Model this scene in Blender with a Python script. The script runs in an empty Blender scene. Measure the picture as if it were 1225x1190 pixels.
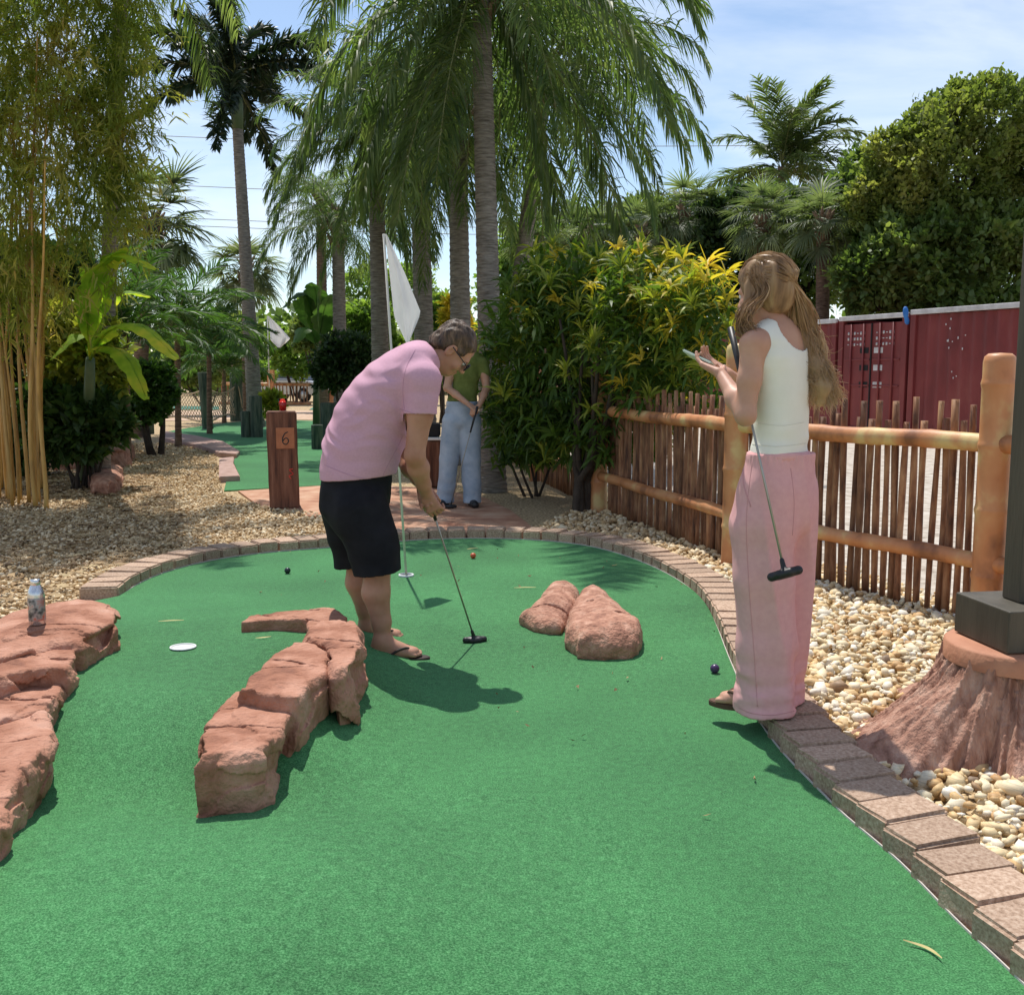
import bpy, bmesh, math, random
import numpy as np
from mathutils import Vector, Matrix
import openvdb
random.seed(7); RNG = np.random.default_rng(7)
S = bpy.context.scene
R = math.radians
COL = bpy.data.collections.new('place'); S.collection.children.link(COL)

# ------------------------------------------------------------ camera, sky, sun, exposure
CAM_H = 1.38; F = 1225.0; CX, CY = 612.5, 595.0
PITCH = math.atan(150 / F)
cd = bpy.data.cameras.new('camera'); cam = bpy.data.objects.new('camera', cd); COL.objects.link(cam)
cam.location = (0, 0, CAM_H); cam.rotation_euler = (R(90) - PITCH, 0, 0)
cd.sensor_width = 36; cd.lens = 36; cd.clip_end = 2000; cd.clip_start = 0.05
S.camera = cam
SUN_EL, SUN_AZ = 65.0, -17.5          # azimuth measured from +Y, negative = towards -X
sv = Vector((math.sin(R(SUN_AZ)) * math.cos(R(SUN_EL)), math.cos(R(SUN_AZ)) * math.cos(R(SUN_EL)), math.sin(R(SUN_EL))))
sd = bpy.data.lights.new('sun', 'SUN'); sd.energy = 4.6; sd.angle = R(0.53); sd.color = (1.0, 0.955, 0.89)
so = bpy.data.objects.new('sun', sd); COL.objects.link(so); so.rotation_euler = sv.to_track_quat('Z', 'Y').to_euler()
W = bpy.data.worlds.new('World'); S.world = W; W.use_nodes = True
nt = W.node_tree; nt.nodes.clear()
N = nt.nodes.new
out = N('ShaderNodeOutputWorld'); bg = N('ShaderNodeBackground'); sky = N('ShaderNodeTexSky')
sky.sky_type = 'NISHITA'; sky.sun_disc = False; sky.sun_elevation = R(SUN_EL); sky.sun_rotation = R(SUN_AZ)
sky.air_density = 1.0; sky.dust_density = 0.3; sky.ozone_density = 1.6; sky.altitude = 10
tc = N('ShaderNodeTexCoord'); mp = N('ShaderNodeMapping'); mp.inputs['Scale'].default_value = (1.0, 1.0, 3.2)
nz = N('ShaderNodeTexNoise'); nz.inputs['Scale'].default_value = 2.3; nz.inputs['Detail'].default_value = 7; nz.inputs['Roughness'].default_value = 0.55
nz.inputs['Distortion'].default_value = 0.4
mp.inputs['Location'].default_value = (0.35, 0.2, 0.1)
rp = N('ShaderNodeValToRGB'); rp.color_ramp.elements[0].position = 0.46; rp.color_ramp.elements[1].position = 0.74
rp.color_ramp.elements[0].color = (0.06, 0.06, 0.06, 1); rp.color_ramp.elements[1].color = (0.85, 0.85, 0.85, 1)
mx = N('ShaderNodeMix'); mx.data_type = 'RGBA'; mx.inputs[7].default_value = (8.0, 8.3, 8.8, 1)
nt.links.new(tc.outputs['Generated'], mp.inputs[0]); nt.links.new(mp.outputs[0], nz.inputs[0])
nt.links.new(nz.outputs[0], rp.inputs[0]); nt.links.new(rp.outputs[0], mx.inputs[0]); nt.links.new(sky.outputs[0], mx.inputs[6])
nt.links.new(mx.outputs[2], bg.inputs[0]); bg.inputs[1].default_value = 0.14; nt.links.new(bg.outputs[0], out.inputs[0])
S.view_settings.view_transform = 'Standard'; S.view_settings.look = 'None'; S.view_settings.gamma = 1; S.view_settings.exposure = 0.1
S.view_settings.use_curve_mapping = False
S.render.engine = 'CYCLES'
S.cycles.transparent_max_bounces = 16; S.cycles.max_bounces = 6

# ------------------------------------------------------------ pixel <-> place, terrain height
def sstep(a, b, x):
    t = np.clip((x - a) / (b - a), 0, 1); return t * t * (3 - 2 * t)
def gh(x, y):
    """height of the near putting green: a hump in the left channel, a soft roll by the camera"""
    a = 0.19 * sstep(2.85, 3.5, y + 0.18 * x) * (1 - sstep(4.3, 6.6, y)) * (1 - sstep(-1.05, -0.35, x))
    b = 0.10 * sstep(1.6, 2.3, y) * (1 - sstep(2.45, 3.3, y)) * (1 - sstep(-0.6, 0.4, x))
    c = 0.03 * np.exp(-((x - 0.4) ** 2 / 0.8 + (y - 5.9) ** 2 / 0.5))
    return a + b + c
ct, st = math.cos(PITCH), math.sin(PITCH)
def ray(px, py):
    x = (px - CX) / F; y = (CY - py) / F
    return Vector((x, ct + y * st, -st + y * ct))
def P(px, py, Y):
    d = ray(px, py); k = Y / d.y
    return Vector((d.x * k, Y, CAM_H + d.z * k))
def G(px, py, z=0.0, terr=False):
    d = ray(px, py); h = z
    for _ in range(12 if terr else 1):
        k = (h - CAM_H) / d.z; p = Vector((d.x * k, d.y * k, h))
        if terr: h = z + float(gh(p.x, p.y))
    p.z = h
    return p

# ------------------------------------------------------------ object helpers
def tag(o, label=None, cat=None, group=None, kind=None):
    if label: o['label'] = label
    if cat: o['category'] = cat
    if group: o['group'] = group
    if kind: o['kind'] = kind
    return o
def empty(name, loc, rz=0, **k):
    o = bpy.data.objects.new(name, None); COL.objects.link(o); o.location = loc; o.rotation_euler = (0, 0, rz); o.empty_display_size = 0.1
    return tag(o, **k)
def link(name, me, parent=None, loc=None, rot=None, **k):
    o = bpy.data.objects.new(name, me); COL.objects.link(o)
    if parent is not None: o.parent = parent
    if loc is not None: o.location = loc
    if rot is not None: o.rotation_euler = rot
    return tag(o, **k)
def setmat(me, m):
    me.materials.clear(); me.materials.append(m); return me
def mesh_np(name, V, Fq, m=None, smooth=False):
    """V (n,3); Fq (k,3) or (k,4) arrays or a list of them"""
    me = bpy.data.meshes.new(name); V = np.asarray(V, dtype=np.float32)
    Fs = Fq if isinstance(Fq, list) and np.ndim(Fq[0]) == 2 else [Fq]
    Fs = [np.asarray(f, dtype=np.int32) for f in Fs if len(f)]
    nl = sum(f.size for f in Fs); nf = sum(len(f) for f in Fs)
    me.vertices.add(len(V)); me.vertices.foreach_set('co', V.ravel())
    me.loops.add(nl); me.loops.foreach_set('vertex_index', np.concatenate([f.ravel() for f in Fs]))
    me.polygons.add(nf)
    tot = np.concatenate([np.full(len(f), f.shape[1], dtype=np.int32) for f in Fs])
    me.polygons.foreach_set('loop_start', np.concatenate([[0], np.cumsum(tot)[:-1]]).astype(np.int32))
    if smooth: me.polygons.foreach_set('use_smooth', np.ones(nf, dtype=bool))
    me.update(calc_edges=True)
    if m: me.materials.append(m)
    return me
def bm_mesh(name, bm, m=None, smooth=False):
    me = bpy.data.meshes.new(name); bm.normal_update(); bm.to_mesh(me); bm.free()
    if smooth:
        for p in me.polygons: p.use_smooth = True
    if m: me.materials.append(m)
    return me
def add_box(bm, c, s, mat=None, rz=0):
    r = bmesh.ops.create_cube(bm, size=1)
    M = Matrix.Translation(Vector(c)) @ (mat.to_4x4() if mat else Matrix.Rotation(rz, 4, 'Z')) @ Matrix.Diagonal((*s, 1))
    bmesh.ops.transform(bm, matrix=M, verts=r['verts']); return r['verts']
def box_mesh(name, s, m, bev=0.0, seg=2, c=(0, 0, 0)):
    bm = bmesh.new(); add_box(bm, c, s)
    if bev: bmesh.ops.bevel(bm, geom=bm.edges[:], offset=bev, segments=seg, affect='EDGES', profile=0.5)
    return bm_mesh(name, bm, m)
def tube_arr(pts, rad, n=8, cap=True):
    pts = [Vector(p) for p in pts]; k = len(pts)
    rad = [rad] * k if np.isscalar(rad) else list(rad)
    V = []; up = None
    for i, p in enumerate(pts):
        d = (pts[min(i + 1, k - 1)] - pts[max(i - 1, 0)]).normalized()
        if up is None:
            a = Vector((0, 0, 1)) if abs(d.z) < 0.9 else Vector((1, 0, 0)); u = d.cross(a).normalized()
        else:
            u = (up - d * up.dot(d)).normalized()
        up = u; v = d.cross(u)
        for j in range(n):
            t = 2 * math.pi * j / n; V.append(p + (u * math.cos(t) + v * math.sin(t)) * rad[i])
    Fq = [(i * n + j, i * n + (j + 1) % n, (i + 1) * n + (j + 1) % n, (i + 1) * n + j) for i in range(k - 1) for j in range(n)]
    tri = []
    if cap:
        V.append(pts[0]); V.append(pts[-1]); a = k * n
        tri = [(a, (j + 1) % n, j) for j in range(n)] + [(a + 1, (k - 1) * n + j, (k - 1) * n + (j + 1) % n) for j in range(n)]
    return np.array([list(v) for v in V]), np.array(Fq), np.array(tri).reshape(-1, 3)
def merge(parts):
    """parts: list of (V, quads, tris)"""
    V = []; Q = []; T = []; o = 0
    for v, q, t in parts:
        V.append(v); 
        if len(q): Q.append(np.asarray(q) + o)
        if len(t): T.append(np.asarray(t) + o)
        o += len(v)
    return np.concatenate(V), [np.concatenate(x) for x in (Q, T) if len(x)]
def tube(name, pts, rad, m, n=8, smooth=True):
    v, q, t = tube_arr(pts, rad, n); return mesh_np(name, v, [q, t], m, smooth)
def lathe(name, prof, m, n=24, smooth=True, c=(0, 0, 0)):
    V = []; 
    for r, z in prof:
        for j in range(n):
            t = 2 * math.pi * j / n; V.append((c[0] + r * math.cos(t), c[1] + r * math.sin(t), c[2] + z))
    Q = [(i * n + j, i * n + (j + 1) % n, (i + 1) * n + (j + 1) % n, (i + 1) * n + j) for i in range(len(prof) - 1) for j in range(n)]
    me = mesh_np(name, V, Q, m, smooth); return me
def spline(pts, n):
    pts = np.array([list(p) for p in pts], float); k = len(pts); o = []
    for u in np.linspace(0, k - 1, n):
        i = min(int(u), k - 2); t = u - i
        p0 = pts[max(i - 1, 0)]; p1 = pts[i]; p2 = pts[i + 1]; p3 = pts[min(i + 2, k - 1)]
        o.append(0.5 * ((2 * p1) + (-p0 + p2) * t + (2 * p0 - 5 * p1 + 4 * p2 - p3) * t * t + (-p0 + 3 * p1 - 3 * p2 + p3) * t ** 3))
    return np.array(o)
def poly_slab(name, pts, z0, z1, m, bev=0.0):
    bm = bmesh.new(); vs = [bm.verts.new((p[0], p[1], z1)) for p in pts]
    f = bm.faces.new(vs); bm.normal_update()
    if f.normal.z < 0: f.normal_flip()
    if z0 < z1:
        r = bmesh.ops.extrude_face_region(bm, geom=[f]); nv = [v for v in r['geom'] if isinstance(v, bmesh.types.BMVert)]
        bmesh.ops.translate(bm, vec=(0, 0, z0 - z1), verts=[v for v in vs])
        if bev:
            es = [e for e in bm.edges if all(abs(v.co.z - z1) < 1e-5 for v in e.verts)]
            bmesh.ops.bevel(bm, geom=es, offset=bev, segments=2, affect='EDGES')
        bmesh.ops.recalc_face_normals(bm, faces=bm.faces[:])
    bmesh.ops.triangulate(bm, faces=[f for f in bm.faces if len(f.verts) > 4])
    return bm_mesh(name, bm, m)

# ------------------------------------------------------------ numpy noise
_perm = RNG.random(65536).astype(np.float32)
def _h(i, j, k): return _perm[((i * 73856093) ^ (j * 19349663) ^ (k * 83492791)) & 65535]
def vnoise(x, y, z):
    x = np.asarray(x, np.float32); y = np.asarray(y, np.float32); z = np.asarray(z, np.float32)
    x, y, z = np.broadcast_arrays(x, y, z)
    i = np.floor(x).astype(np.int64); j = np.floor(y).astype(np.int64); k = np.floor(z).astype(np.int64)
    a = x - i; b = y - j; c = z - k; a = a * a * (3 - 2 * a); b = b * b * (3 - 2 * b); c = c * c * (3 - 2 * c)
    def L(p, q, t): return p + (q - p) * t
    return L(L(L(_h(i, j, k), _h(i + 1, j, k), a), L(_h(i, j + 1, k), _h(i + 1, j + 1, k), a), b),
             L(L(_h(i, j, k + 1), _h(i + 1, j, k + 1), a), L(_h(i, j + 1, k + 1), _h(i + 1, j + 1, k + 1), a), b), c) * 2 - 1
def fbm(x, y, z, o=4):
    s = 0; a = 1.0
    for q in range(o):
        s = s + a * vnoise(x * 2 ** q + 17 * q, y * 2 ** q + 5 * q, z * 2 ** q + 3 * q); a *= 0.5
    return s

# ------------------------------------------------------------ signed-distance modelling (organic shapes)
class SDF:
    def __init__(s, lo, hi, res):
        s.lo = np.array(lo, float); s.res = res
        s.n = (np.ceil((np.array(hi, float) - s.lo) / res)).astype(int) + 1
        s.x = (s.lo[0] + np.arange(s.n[0]) * res).astype(np.float32)[:, None, None]
        s.y = (s.lo[1] + np.arange(s.n[1]) * res).astype(np.float32)[None, :, None]
        s.z = (s.lo[2] + np.arange(s.n[2]) * res).astype(np.float32)[None, None, :]
        s.d = np.full(tuple(s.n), 0.5, np.float32)
    def _sl(s, lo, hi):
        a = np.clip(np.floor((np.array(lo) - s.lo) / s.res).astype(int), 0, s.n)
        b = np.clip(np.ceil((np.array(hi) - s.lo) / s.res).astype(int) + 1, 0, s.n)
        return tuple(slice(p, q) for p, q in zip(a, b))
    def _put(s, sl, d, k, sub=False):
        o = s.d[sl]
        if sub:
            d = -d; h = np.clip(0.5 - 0.5 * (o - d) / k, 0, 1) if k > 0 else None
            s.d[sl] = np.maximum(o, d) if k <= 0 else (o + (d - o) * h + k * h * (1 - h)); return
        if k <= 0: s.d[sl] = np.minimum(o, d); return
        h = np.clip(0.5 + 0.5 * (o - d) / k, 0, 1)
        s.d[sl] = o + (d - o) * h - k * h * (1 - h)
    def cap(s, a, b, ra, rb=None, k=0.02, sub=False, flat=None):
        """tapered capsule; flat=(axis vector, factor) squashes it across that axis"""
        rb = ra if rb is None else rb; a = np.array(a, float); b = np.array(b, float); m = max(ra, rb) * 1.05 + 0.05 + k
        sl = s._sl(np.minimum(a, b) - m, np.maximum(a, b) + m)
        x = s.x[sl[0]] - a[0]; y = s.y[:, sl[1]] - a[1]; z = s.z[:, :, sl[2]] - a[2]
        v = b - a; L2 = max((v ** 2).sum(), 1e-9)
        t = np.clip((x * v[0] + y * v[1] + z * v[2]) / L2, 0, 1)
        px, py, pz = x - v[0] * t, y - v[1] * t, z - v[2] * t
        if flat is not None:
            f = np.array(flat[0], float); f /= np.linalg.norm(f); q = px * f[0] + py * f[1] + pz * f[2]
            d = np.sqrt(px ** 2 + py ** 2 + pz ** 2 + q ** 2 * (flat[1] ** 2 - 1)) 
            r = ra + (rb - ra) * t; d = (d - r) / (1 + (flat[1] - 1) * 0.35)
        else:
            d = np.sqrt(px ** 2 + py ** 2 + pz ** 2) - (ra + (rb - ra) * t)
        s._put(sl, d, k, sub); return s
    def chain(s, pts, k=0.02, **kw):
        """pts: list of (point, radius)"""
        for (a, ra), (b, rb) in zip(pts[:-1], pts[1:]): s.cap(a, b, ra, rb, k, **kw)
        return s
    def ell(s, c, r, M=None, k=0.02, sub=False):
        c = np.array(c, float); r = np.array(r, float); m = r.max() + 0.05 + k
        sl = s._sl(c - m, c + m); x = s.x[sl[0]] - c[0]; y = s.y[:, sl[1]] - c[1]; z = s.z[:, :, sl[2]] - c[2]
        if M is None: u, v, w = x, y, z
        else:
            A = [list(M.col[i]) for i in range(3)]
            u, v, w = [x * q[0] + y * q[1] + z * q[2] for q in A]
        k0 = np.sqrt((u / r[0]) ** 2 + (v / r[1]) ** 2 + (w / r[2]) ** 2); k1 = np.sqrt((u / r[0] ** 2) ** 2 + (v / r[1] ** 2) ** 2 + (w / r[2] ** 2) ** 2)
        s._put(sl, (k0 * (k0 - 1) / np.maximum(k1, 1e-6)).astype(np.float32), k, sub); return s
    def plane(s, p, n, k=0.0):
        """keep the side where (x-p).n < 0"""
        n = np.array(n, float); n /= np.linalg.norm(n)
        q = (s.x - p[0]) * n[0] + (s.y - p[1]) * n[1] + (s.z - p[2]) * n[2]
        if k > 0:
            h = np.clip(0.5 - 0.5 * (s.d - q) / k, 0, 1); s.d = s.d + (q - s.d) * h + k * h * (1 - h)
        else: s.d = np.maximum(s.d, q)
        return s
    def disp(s, f): s.d = s.d + f(s.x, s.y, s.z).astype(np.float32); return s
    def shell(s, t): s.d = np.maximum(s.d, -(s.d + t)); return s
    def mesh(s, name, m, smooth=True, keep=True):
        g = openvdb.FloatGrid(0.5); g.copyFromArray(np.ascontiguousarray(s.d.astype(np.float32)))
        r = g.convertToQuads(0.0); pts, q = np.array(r[0]), np.array(r[1])
        pts = pts * s.res + s.lo
        q = q.astype(np.int32)[:, ::-1]
        me = mesh_np(name, pts, q, m, smooth)
        # make sure normals face outwards
        v0 = me.vertices; 
        if len(me.polygons):
            co = np.empty(len(v0) * 3, np.float32); v0.foreach_get('co', co); co = co.reshape(-1, 3)
            a, b, c = co[q[:, 0]], co[q[:, 1]], co[q[:, 2]]
            vol = np.einsum('ij,ij->i', a - co.mean(0), np.cross(b - co.mean(0), c - co.mean(0))).sum()
            if vol < 0: me.flip_normals()
        return me

# ------------------------------------------------------------ materials
def newmat(name):
    m = bpy.data.materials.new(name); m.use_nodes = True; nt = m.node_tree; return m, nt, nt.nodes['Principled BSDF']
def c4(c): return (c[0], c[1], c[2], 1)
def MT(name, cols, scale=6.0, detail=5, rough=0.7, bump=0.0, bscale=60, bdist=0.01, trans=0.0, stretch=(1, 1, 1), rnd=0.0, spec=0.4,
       coord='Object', pos=None, metal=0, kind='noise', distort=0.0, tcol=None, sub=0):
    m, nt, b = newmat(name); N = nt.nodes.new; L = nt.links.new
    tc = N('ShaderNodeTexCoord'); mp = N('ShaderNodeMapping'); mp.inputs['Scale'].default_value = stretch
    L(tc.outputs[coord], mp.inputs[0])
    if rnd:
        oi = N('ShaderNodeObjectInfo'); cm = N('ShaderNodeVectorMath'); cm.operation = 'SCALE'; cm.inputs[3].default_value = 37.0
        cb = N('ShaderNodeCombineXYZ'); L(oi.outputs['Random'], cb.inputs[0]); L(oi.outputs['Random'], cb.inputs[1]); L(cb.outputs[0], cm.inputs[0]); L(cm.outputs[0], mp.inputs['Location'])
    if kind == 'voronoi':
        t = N('ShaderNodeTexVoronoi'); t.inputs['Scale'].default_value = scale; fac = t.outputs['Color']
        sp = N('ShaderNodeSeparateColor'); L(mp.outputs[0], t.inputs[0]); L(fac, sp.inputs[0]); fac = sp.outputs[0]
    else:
        t = N('ShaderNodeTexNoise'); t.inputs['Scale'].default_value = scale; t.inputs['Detail'].default_value = detail; t.inputs['Roughness'].default_value = 0.6
        t.inputs['Distortion'].default_value = distort
        L(mp.outputs[0], t.inputs[0]); fac = t.outputs[0]
    rp = N('ShaderNodeValToRGB'); els = rp.color_ramp.elements; n = len(cols)
    ps = pos or ([0.5] if n == 1 else [0.32 + 0.36 * i / (n - 1) for i in range(n)])
    while len(els) < n: els.new(0.5)
    for i, c in enumerate(cols): els[i].position = ps[i]; els[i].color = c4(c)
    if n == 1: els[1].color = c4(cols[0])
    L(fac, rp.inputs[0]); colo = rp.outputs[0]
    if rnd:
        hs = N('ShaderNodeHueSaturation'); mr = N('ShaderNodeMapRange'); mr.inputs[3].default_value = 1 - rnd; mr.inputs[4].default_value = 1 + rnd
        L(oi.outputs['Random'], mr.inputs[0]); L(mr.outputs[0], hs.inputs['Value']); L(colo, hs.inputs['Color']); colo = hs.outputs[0]
    L(colo, b.inputs['Base Color']); b.inputs['Roughness'].default_value = rough; b.inputs['Specular IOR Level'].default_value = spec; b.inputs['Metallic'].default_value = metal
    if sub:
        b.inputs['Subsurface Weight'].default_value = sub; b.inputs['Subsurface Radius'].default_value = (1, .35, .2); b.inputs['Subsurface Scale'].default_value = 0.008
    if bump:
        t2 = N('ShaderNodeTexNoise'); t2.inputs['Scale'].default_value = bscale; t2.inputs['Detail'].default_value = 4; L(mp.outputs[0], t2.inputs[0])
        bp = N('ShaderNodeBump'); bp.inputs['Strength'].default_value = bump; bp.inputs['Distance'].default_value = bdist; L(t2.outputs[0], bp.inputs['Height']); L(bp.outputs[0], b.inputs['Normal'])
    if trans:
        tr = N('ShaderNodeBsdfTranslucent'); ms = N('ShaderNodeMixShader'); ms.inputs[0].default_value = trans
        if tcol is not None:
            mc = N('ShaderNodeMix'); mc.data_type = 'RGBA'; mc.blend_type = 'MULTIPLY'; mc.inputs[0].default_value = 1; mc.inputs[7].default_value = c4(tcol); L(colo, mc.inputs[6]); L(mc.outputs[2], tr.inputs[0])
        else: L(colo, tr.inputs[0])
        L(b.outputs[0], ms.inputs[1]); L(tr.outputs[0], ms.inputs[2]); L(ms.outputs[0], nt.nodes['Material Output'].inputs[0])
    m.diffuse_color = c4(cols[0]); return m
# ============================================================ SETTING: ground, green, edging
def turf_mat(name, a, b, c):
    m, nt, bs = newmat(name); N = nt.nodes.new; L = nt.links.new
    tc = N('ShaderNodeTexCoord')
    n1 = N('ShaderNodeTexNoise'); n1.inputs['Scale'].default_value = 190; n1.inputs['Detail'].default_value = 3; n1.inputs['Roughness'].default_value = .75; L(tc.outputs['Object'], n1.inputs[0])
    n2 = N('ShaderNodeTexNoise'); n2.inputs['Scale'].default_value = 1.1; n2.inputs['Detail'].default_value = 4; L(tc.outputs['Object'], n2.inputs[0])
    n3 = N('ShaderNodeTexNoise'); n3.inputs['Scale'].default_value = 38; n3.inputs['Detail'].default_value = 3; L(tc.outputs['Object'], n3.inputs[0])
    r = N('ShaderNodeValToRGB'); e = r.color_ramp.elements; e.new(.5)
    e[0].position = .36; e[0].color = c4(a); e[1].position = .5; e[1].color = c4(b); e[2].position = .66; e[2].color = c4(c); L(n1.outputs[0], r.inputs[0])
    ad = N('ShaderNodeMath'); ad.operation = 'ADD'; L(n2.outputs[0], ad.inputs[0]); L(n3.outputs[0], ad.inputs[1])
    mr = N('ShaderNodeMapRange'); mr.inputs[1].default_value = .7; mr.inputs[2].default_value = 1.3; mr.inputs[3].default_value = .68; mr.inputs[4].default_value = 1.2; L(ad.outputs[0], mr.inputs[0])
    hs = N('ShaderNodeHueSaturation'); L(mr.outputs[0], hs.inputs['Value']); L(r.outputs[0], hs.inputs['Color']); L(hs.outputs[0], bs.inputs['Base Color'])
    bp = N('ShaderNodeBump'); bp.inputs['Strength'].default_value = .55; bp.inputs['Distance'].default_value = .006; L(n1.outputs[0], bp.inputs['Height']); L(bp.outputs[0], bs.inputs['Normal'])
    bs.inputs['Roughness'].default_value = .75; bs.inputs['Specular IOR Level'].default_value = .15
    bs.inputs['Sheen Weight'].default_value = .12; bs.inputs['Sheen Roughness'].default_value = .5; bs.inputs['Sheen Tint'].default_value = (.6, 1, .7, 1)
    return m
M_turf = turf_mat('turf', (.018, .098, .028), (.046, .188, .058), (.112, .305, .122))
M_ground = MT('dry gravel ground', [(.12, .075, .035), (.48, .34, .18), (.66, .53, .34)], scale=38, detail=6, rough=.9, bump=.8, bscale=45, bdist=.02, coord='Object', pos=[.36, .52, .66])
M_lot = MT('pale shell lot', [(.26, .21, .16), (.46, .40, .33), (.56, .51, .44)], scale=7, detail=8, rough=.9, bump=.3, bscale=30, bdist=.02)
M_sand = MT('tan sand path', [(.42, .27, .17), (.58, .42, .30)], scale=5, detail=6, rough=.9, bump=.3, bscale=60)
M_pad = MT('terracotta concrete', [(.30, .12, .065), (.46, .235, .14), (.56, .36, .24)], scale=3.2, detail=8, rough=.8, bump=.3, bscale=50, bdist=.005, pos=[.3, .5, .7])
M_brick = MT('concrete paver', [(.23, .145, .092), (.41, .28, .195), (.56, .43, .32)], scale=85, detail=6, rough=.92, bump=.6, bscale=160, bdist=.004, rnd=.16, pos=[.28, .5, .74])
M_pale = MT('mortar', [(.55, .5, .45)], rough=.9)

gr = link('ground', mesh_np('ground', [(-220, -6, 0), (220, -6, 0), (220, 300, 0), (-220, 300, 0)], [(0, 1, 2, 3)], M_ground), loc=(0, 0, -.012), kind='structure')

edge_px = [(1330, 1290), (1262, 1216), (1198, 1153), (1148, 1106), (1113, 1070), (1077, 1033), (1040, 1001), (1008, 974), (983, 949), (958, 924), (939, 904), (921, 882), (900, 850), (884, 816), (870, 783),
           (857, 750), (842, 722), (822, 702), (795, 685), (762, 670), (725, 658), (690, 651), (640, 646), (570, 644), (500, 646), (440, 651), (380, 656), (310, 662), (250, 671), (200, 684), (165, 699), (142, 716)]
edge = [G(px, py, 0) for px, py in edge_px]
E1 = spline(edge, 260)
E1 = E1[:, :2]
# left boundary of the turf lies under the stones
leftb = [G(60, 745), G(0, 830), G(-120, 960), Vector((-1.9, 1.2, 0)), Vector((-1.9, -.8, 0)), Vector((1.5, -.8, 0)), Vector((1.52, .6, 0))]
green_poly = [tuple(p) for p in E1] + [(p.x, p.y) for p in leftb]
def inpoly(x, y, poly):
    c = np.zeros(np.shape(x), bool); n = len(poly); j = n - 1
    for i in range(n):
        xi, yi = poly[i]; xj, yj = poly[j]
        cond = ((yi > y) != (yj > y)) & (x < (xj - xi) * (y - yi) / (yj - yi + 1e-12) + xi); c ^= cond; j = i
    return c
def polydist(x, y, poly, closed=True):
    d = np.full(np.broadcast(x, y).shape, 1e9); n = len(poly)
    for i in range(n if closed else n - 1):
        ax, ay = poly[i]; bx, by = poly[(i + 1) % n]; vx, vy = bx - ax, by - ay; L2 = vx * vx + vy * vy + 1e-12
        t = np.clip(((x - ax) * vx + (y - ay) * vy) / L2, 0, 1); d = np.minimum(d, (x - ax - t * vx) ** 2 + (y - ay - t * vy) ** 2)
    return np.sqrt(d)
def drape(name, poly, step, m, zfun, kind='structure'):
    bm = bmesh.new(); f = bm.faces.new([bm.verts.new((p[0], p[1], 0)) for p in poly]); bm.normal_update()
    if f.normal.z < 0: f.normal_flip()
    bmesh.ops.triangulate(bm, faces=[f])
    xs = [p[0] for p in poly]; ys = [p[1] for p in poly]
    for ax, (lo, hi) in enumerate(((min(xs), max(xs)), (min(ys), max(ys)))):
        v = lo + step
        while v < hi:
            n = (1, 0, 0) if ax == 0 else (0, 1, 0); co = (v, 0, 0) if ax == 0 else (0, v, 0)
            bmesh.ops.bisect_plane(bm, geom=bm.verts[:] + bm.edges[:] + bm.faces[:], plane_co=co, plane_no=n, dist=1e-6); v += step
    for v in bm.verts: v.co.z = zfun(v.co.x, v.co.y)
    return link(name, bm_mesh(name, bm, m, True), kind=kind)
putting_green = drape('putting_green', green_poly, .16, M_turf, lambda x, y: float(gh(x, y)))

# brick edging: every paver its own part
def resample(E, step, start=0.0):
    seg = np.linalg.norm(np.diff(E, axis=0), axis=1); cum = np.concatenate([[0], np.cumsum(seg)]); o = []
    s = start
    while s < cum[-1]:
        i = min(np.searchsorted(cum, s, side='right') - 1, len(E) - 2); t = (s - cum[i]) / max(seg[i], 1e-9)
        p = E[i] + (E[i + 1] - E[i]) * t; d = (E[i + 1] - E[i]) / max(seg[i], 1e-9); o.append((p, d)); s += step
    return o
edging = empty('brick_edging', (0, 0, 0), label='curved edging of rough brown concrete pavers around the near putting green', cat='edging')
def paver_mesh(seed):
    rr = random.Random(seed); bm = bmesh.new(); add_box(bm, (0, 0, 0), (.148, .232, .10))
    bmesh.ops.bevel(bm, geom=bm.edges[:], offset=.009, segments=2, affect='EDGES')
    for v in bm.verts: v.co += Vector((rr.uniform(-1, 1), rr.uniform(-1, 1), rr.uniform(-1, 1))) * .0022
    return bm_mesh('paver', bm, M_brick, False)
PV = [paver_mesh(i) for i in range(6)]
for i, (p, d) in enumerate(resample(E1, .1565)):
    nrm = np.array([d[1], -d[0]])      # outwards (path runs away from the camera on the right, turf on its left)
    c = p + nrm * (.116 + .006) 
    a = math.atan2(d[1], d[0]) + random.uniform(-.035, .035) + (.19 if p[0] > .8 and p[1] < 4.3 else 0)
    link('paver', PV[i % 6], edging, (c[0], c[1], .022 + random.uniform(-.004, .004)), (random.uniform(-.02, .02), random.uniform(-.02, .02), a))
for i, (p, d) in enumerate([]): pass
strip = [tuple(q) for q in E1[::3]]
outer = []
for q, q2 in zip(E1[::3][:-1], E1[::3][1:]):
    dd = (q2 - q) / np.linalg.norm(q2 - q); outer.append(tuple(q + np.array([dd[1], -dd[0]]) * .004))
link('concrete_footing', poly_slab('footing', strip[:-1] + outer[::-1], 0, .006, M_pale), kind='structure')

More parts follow.
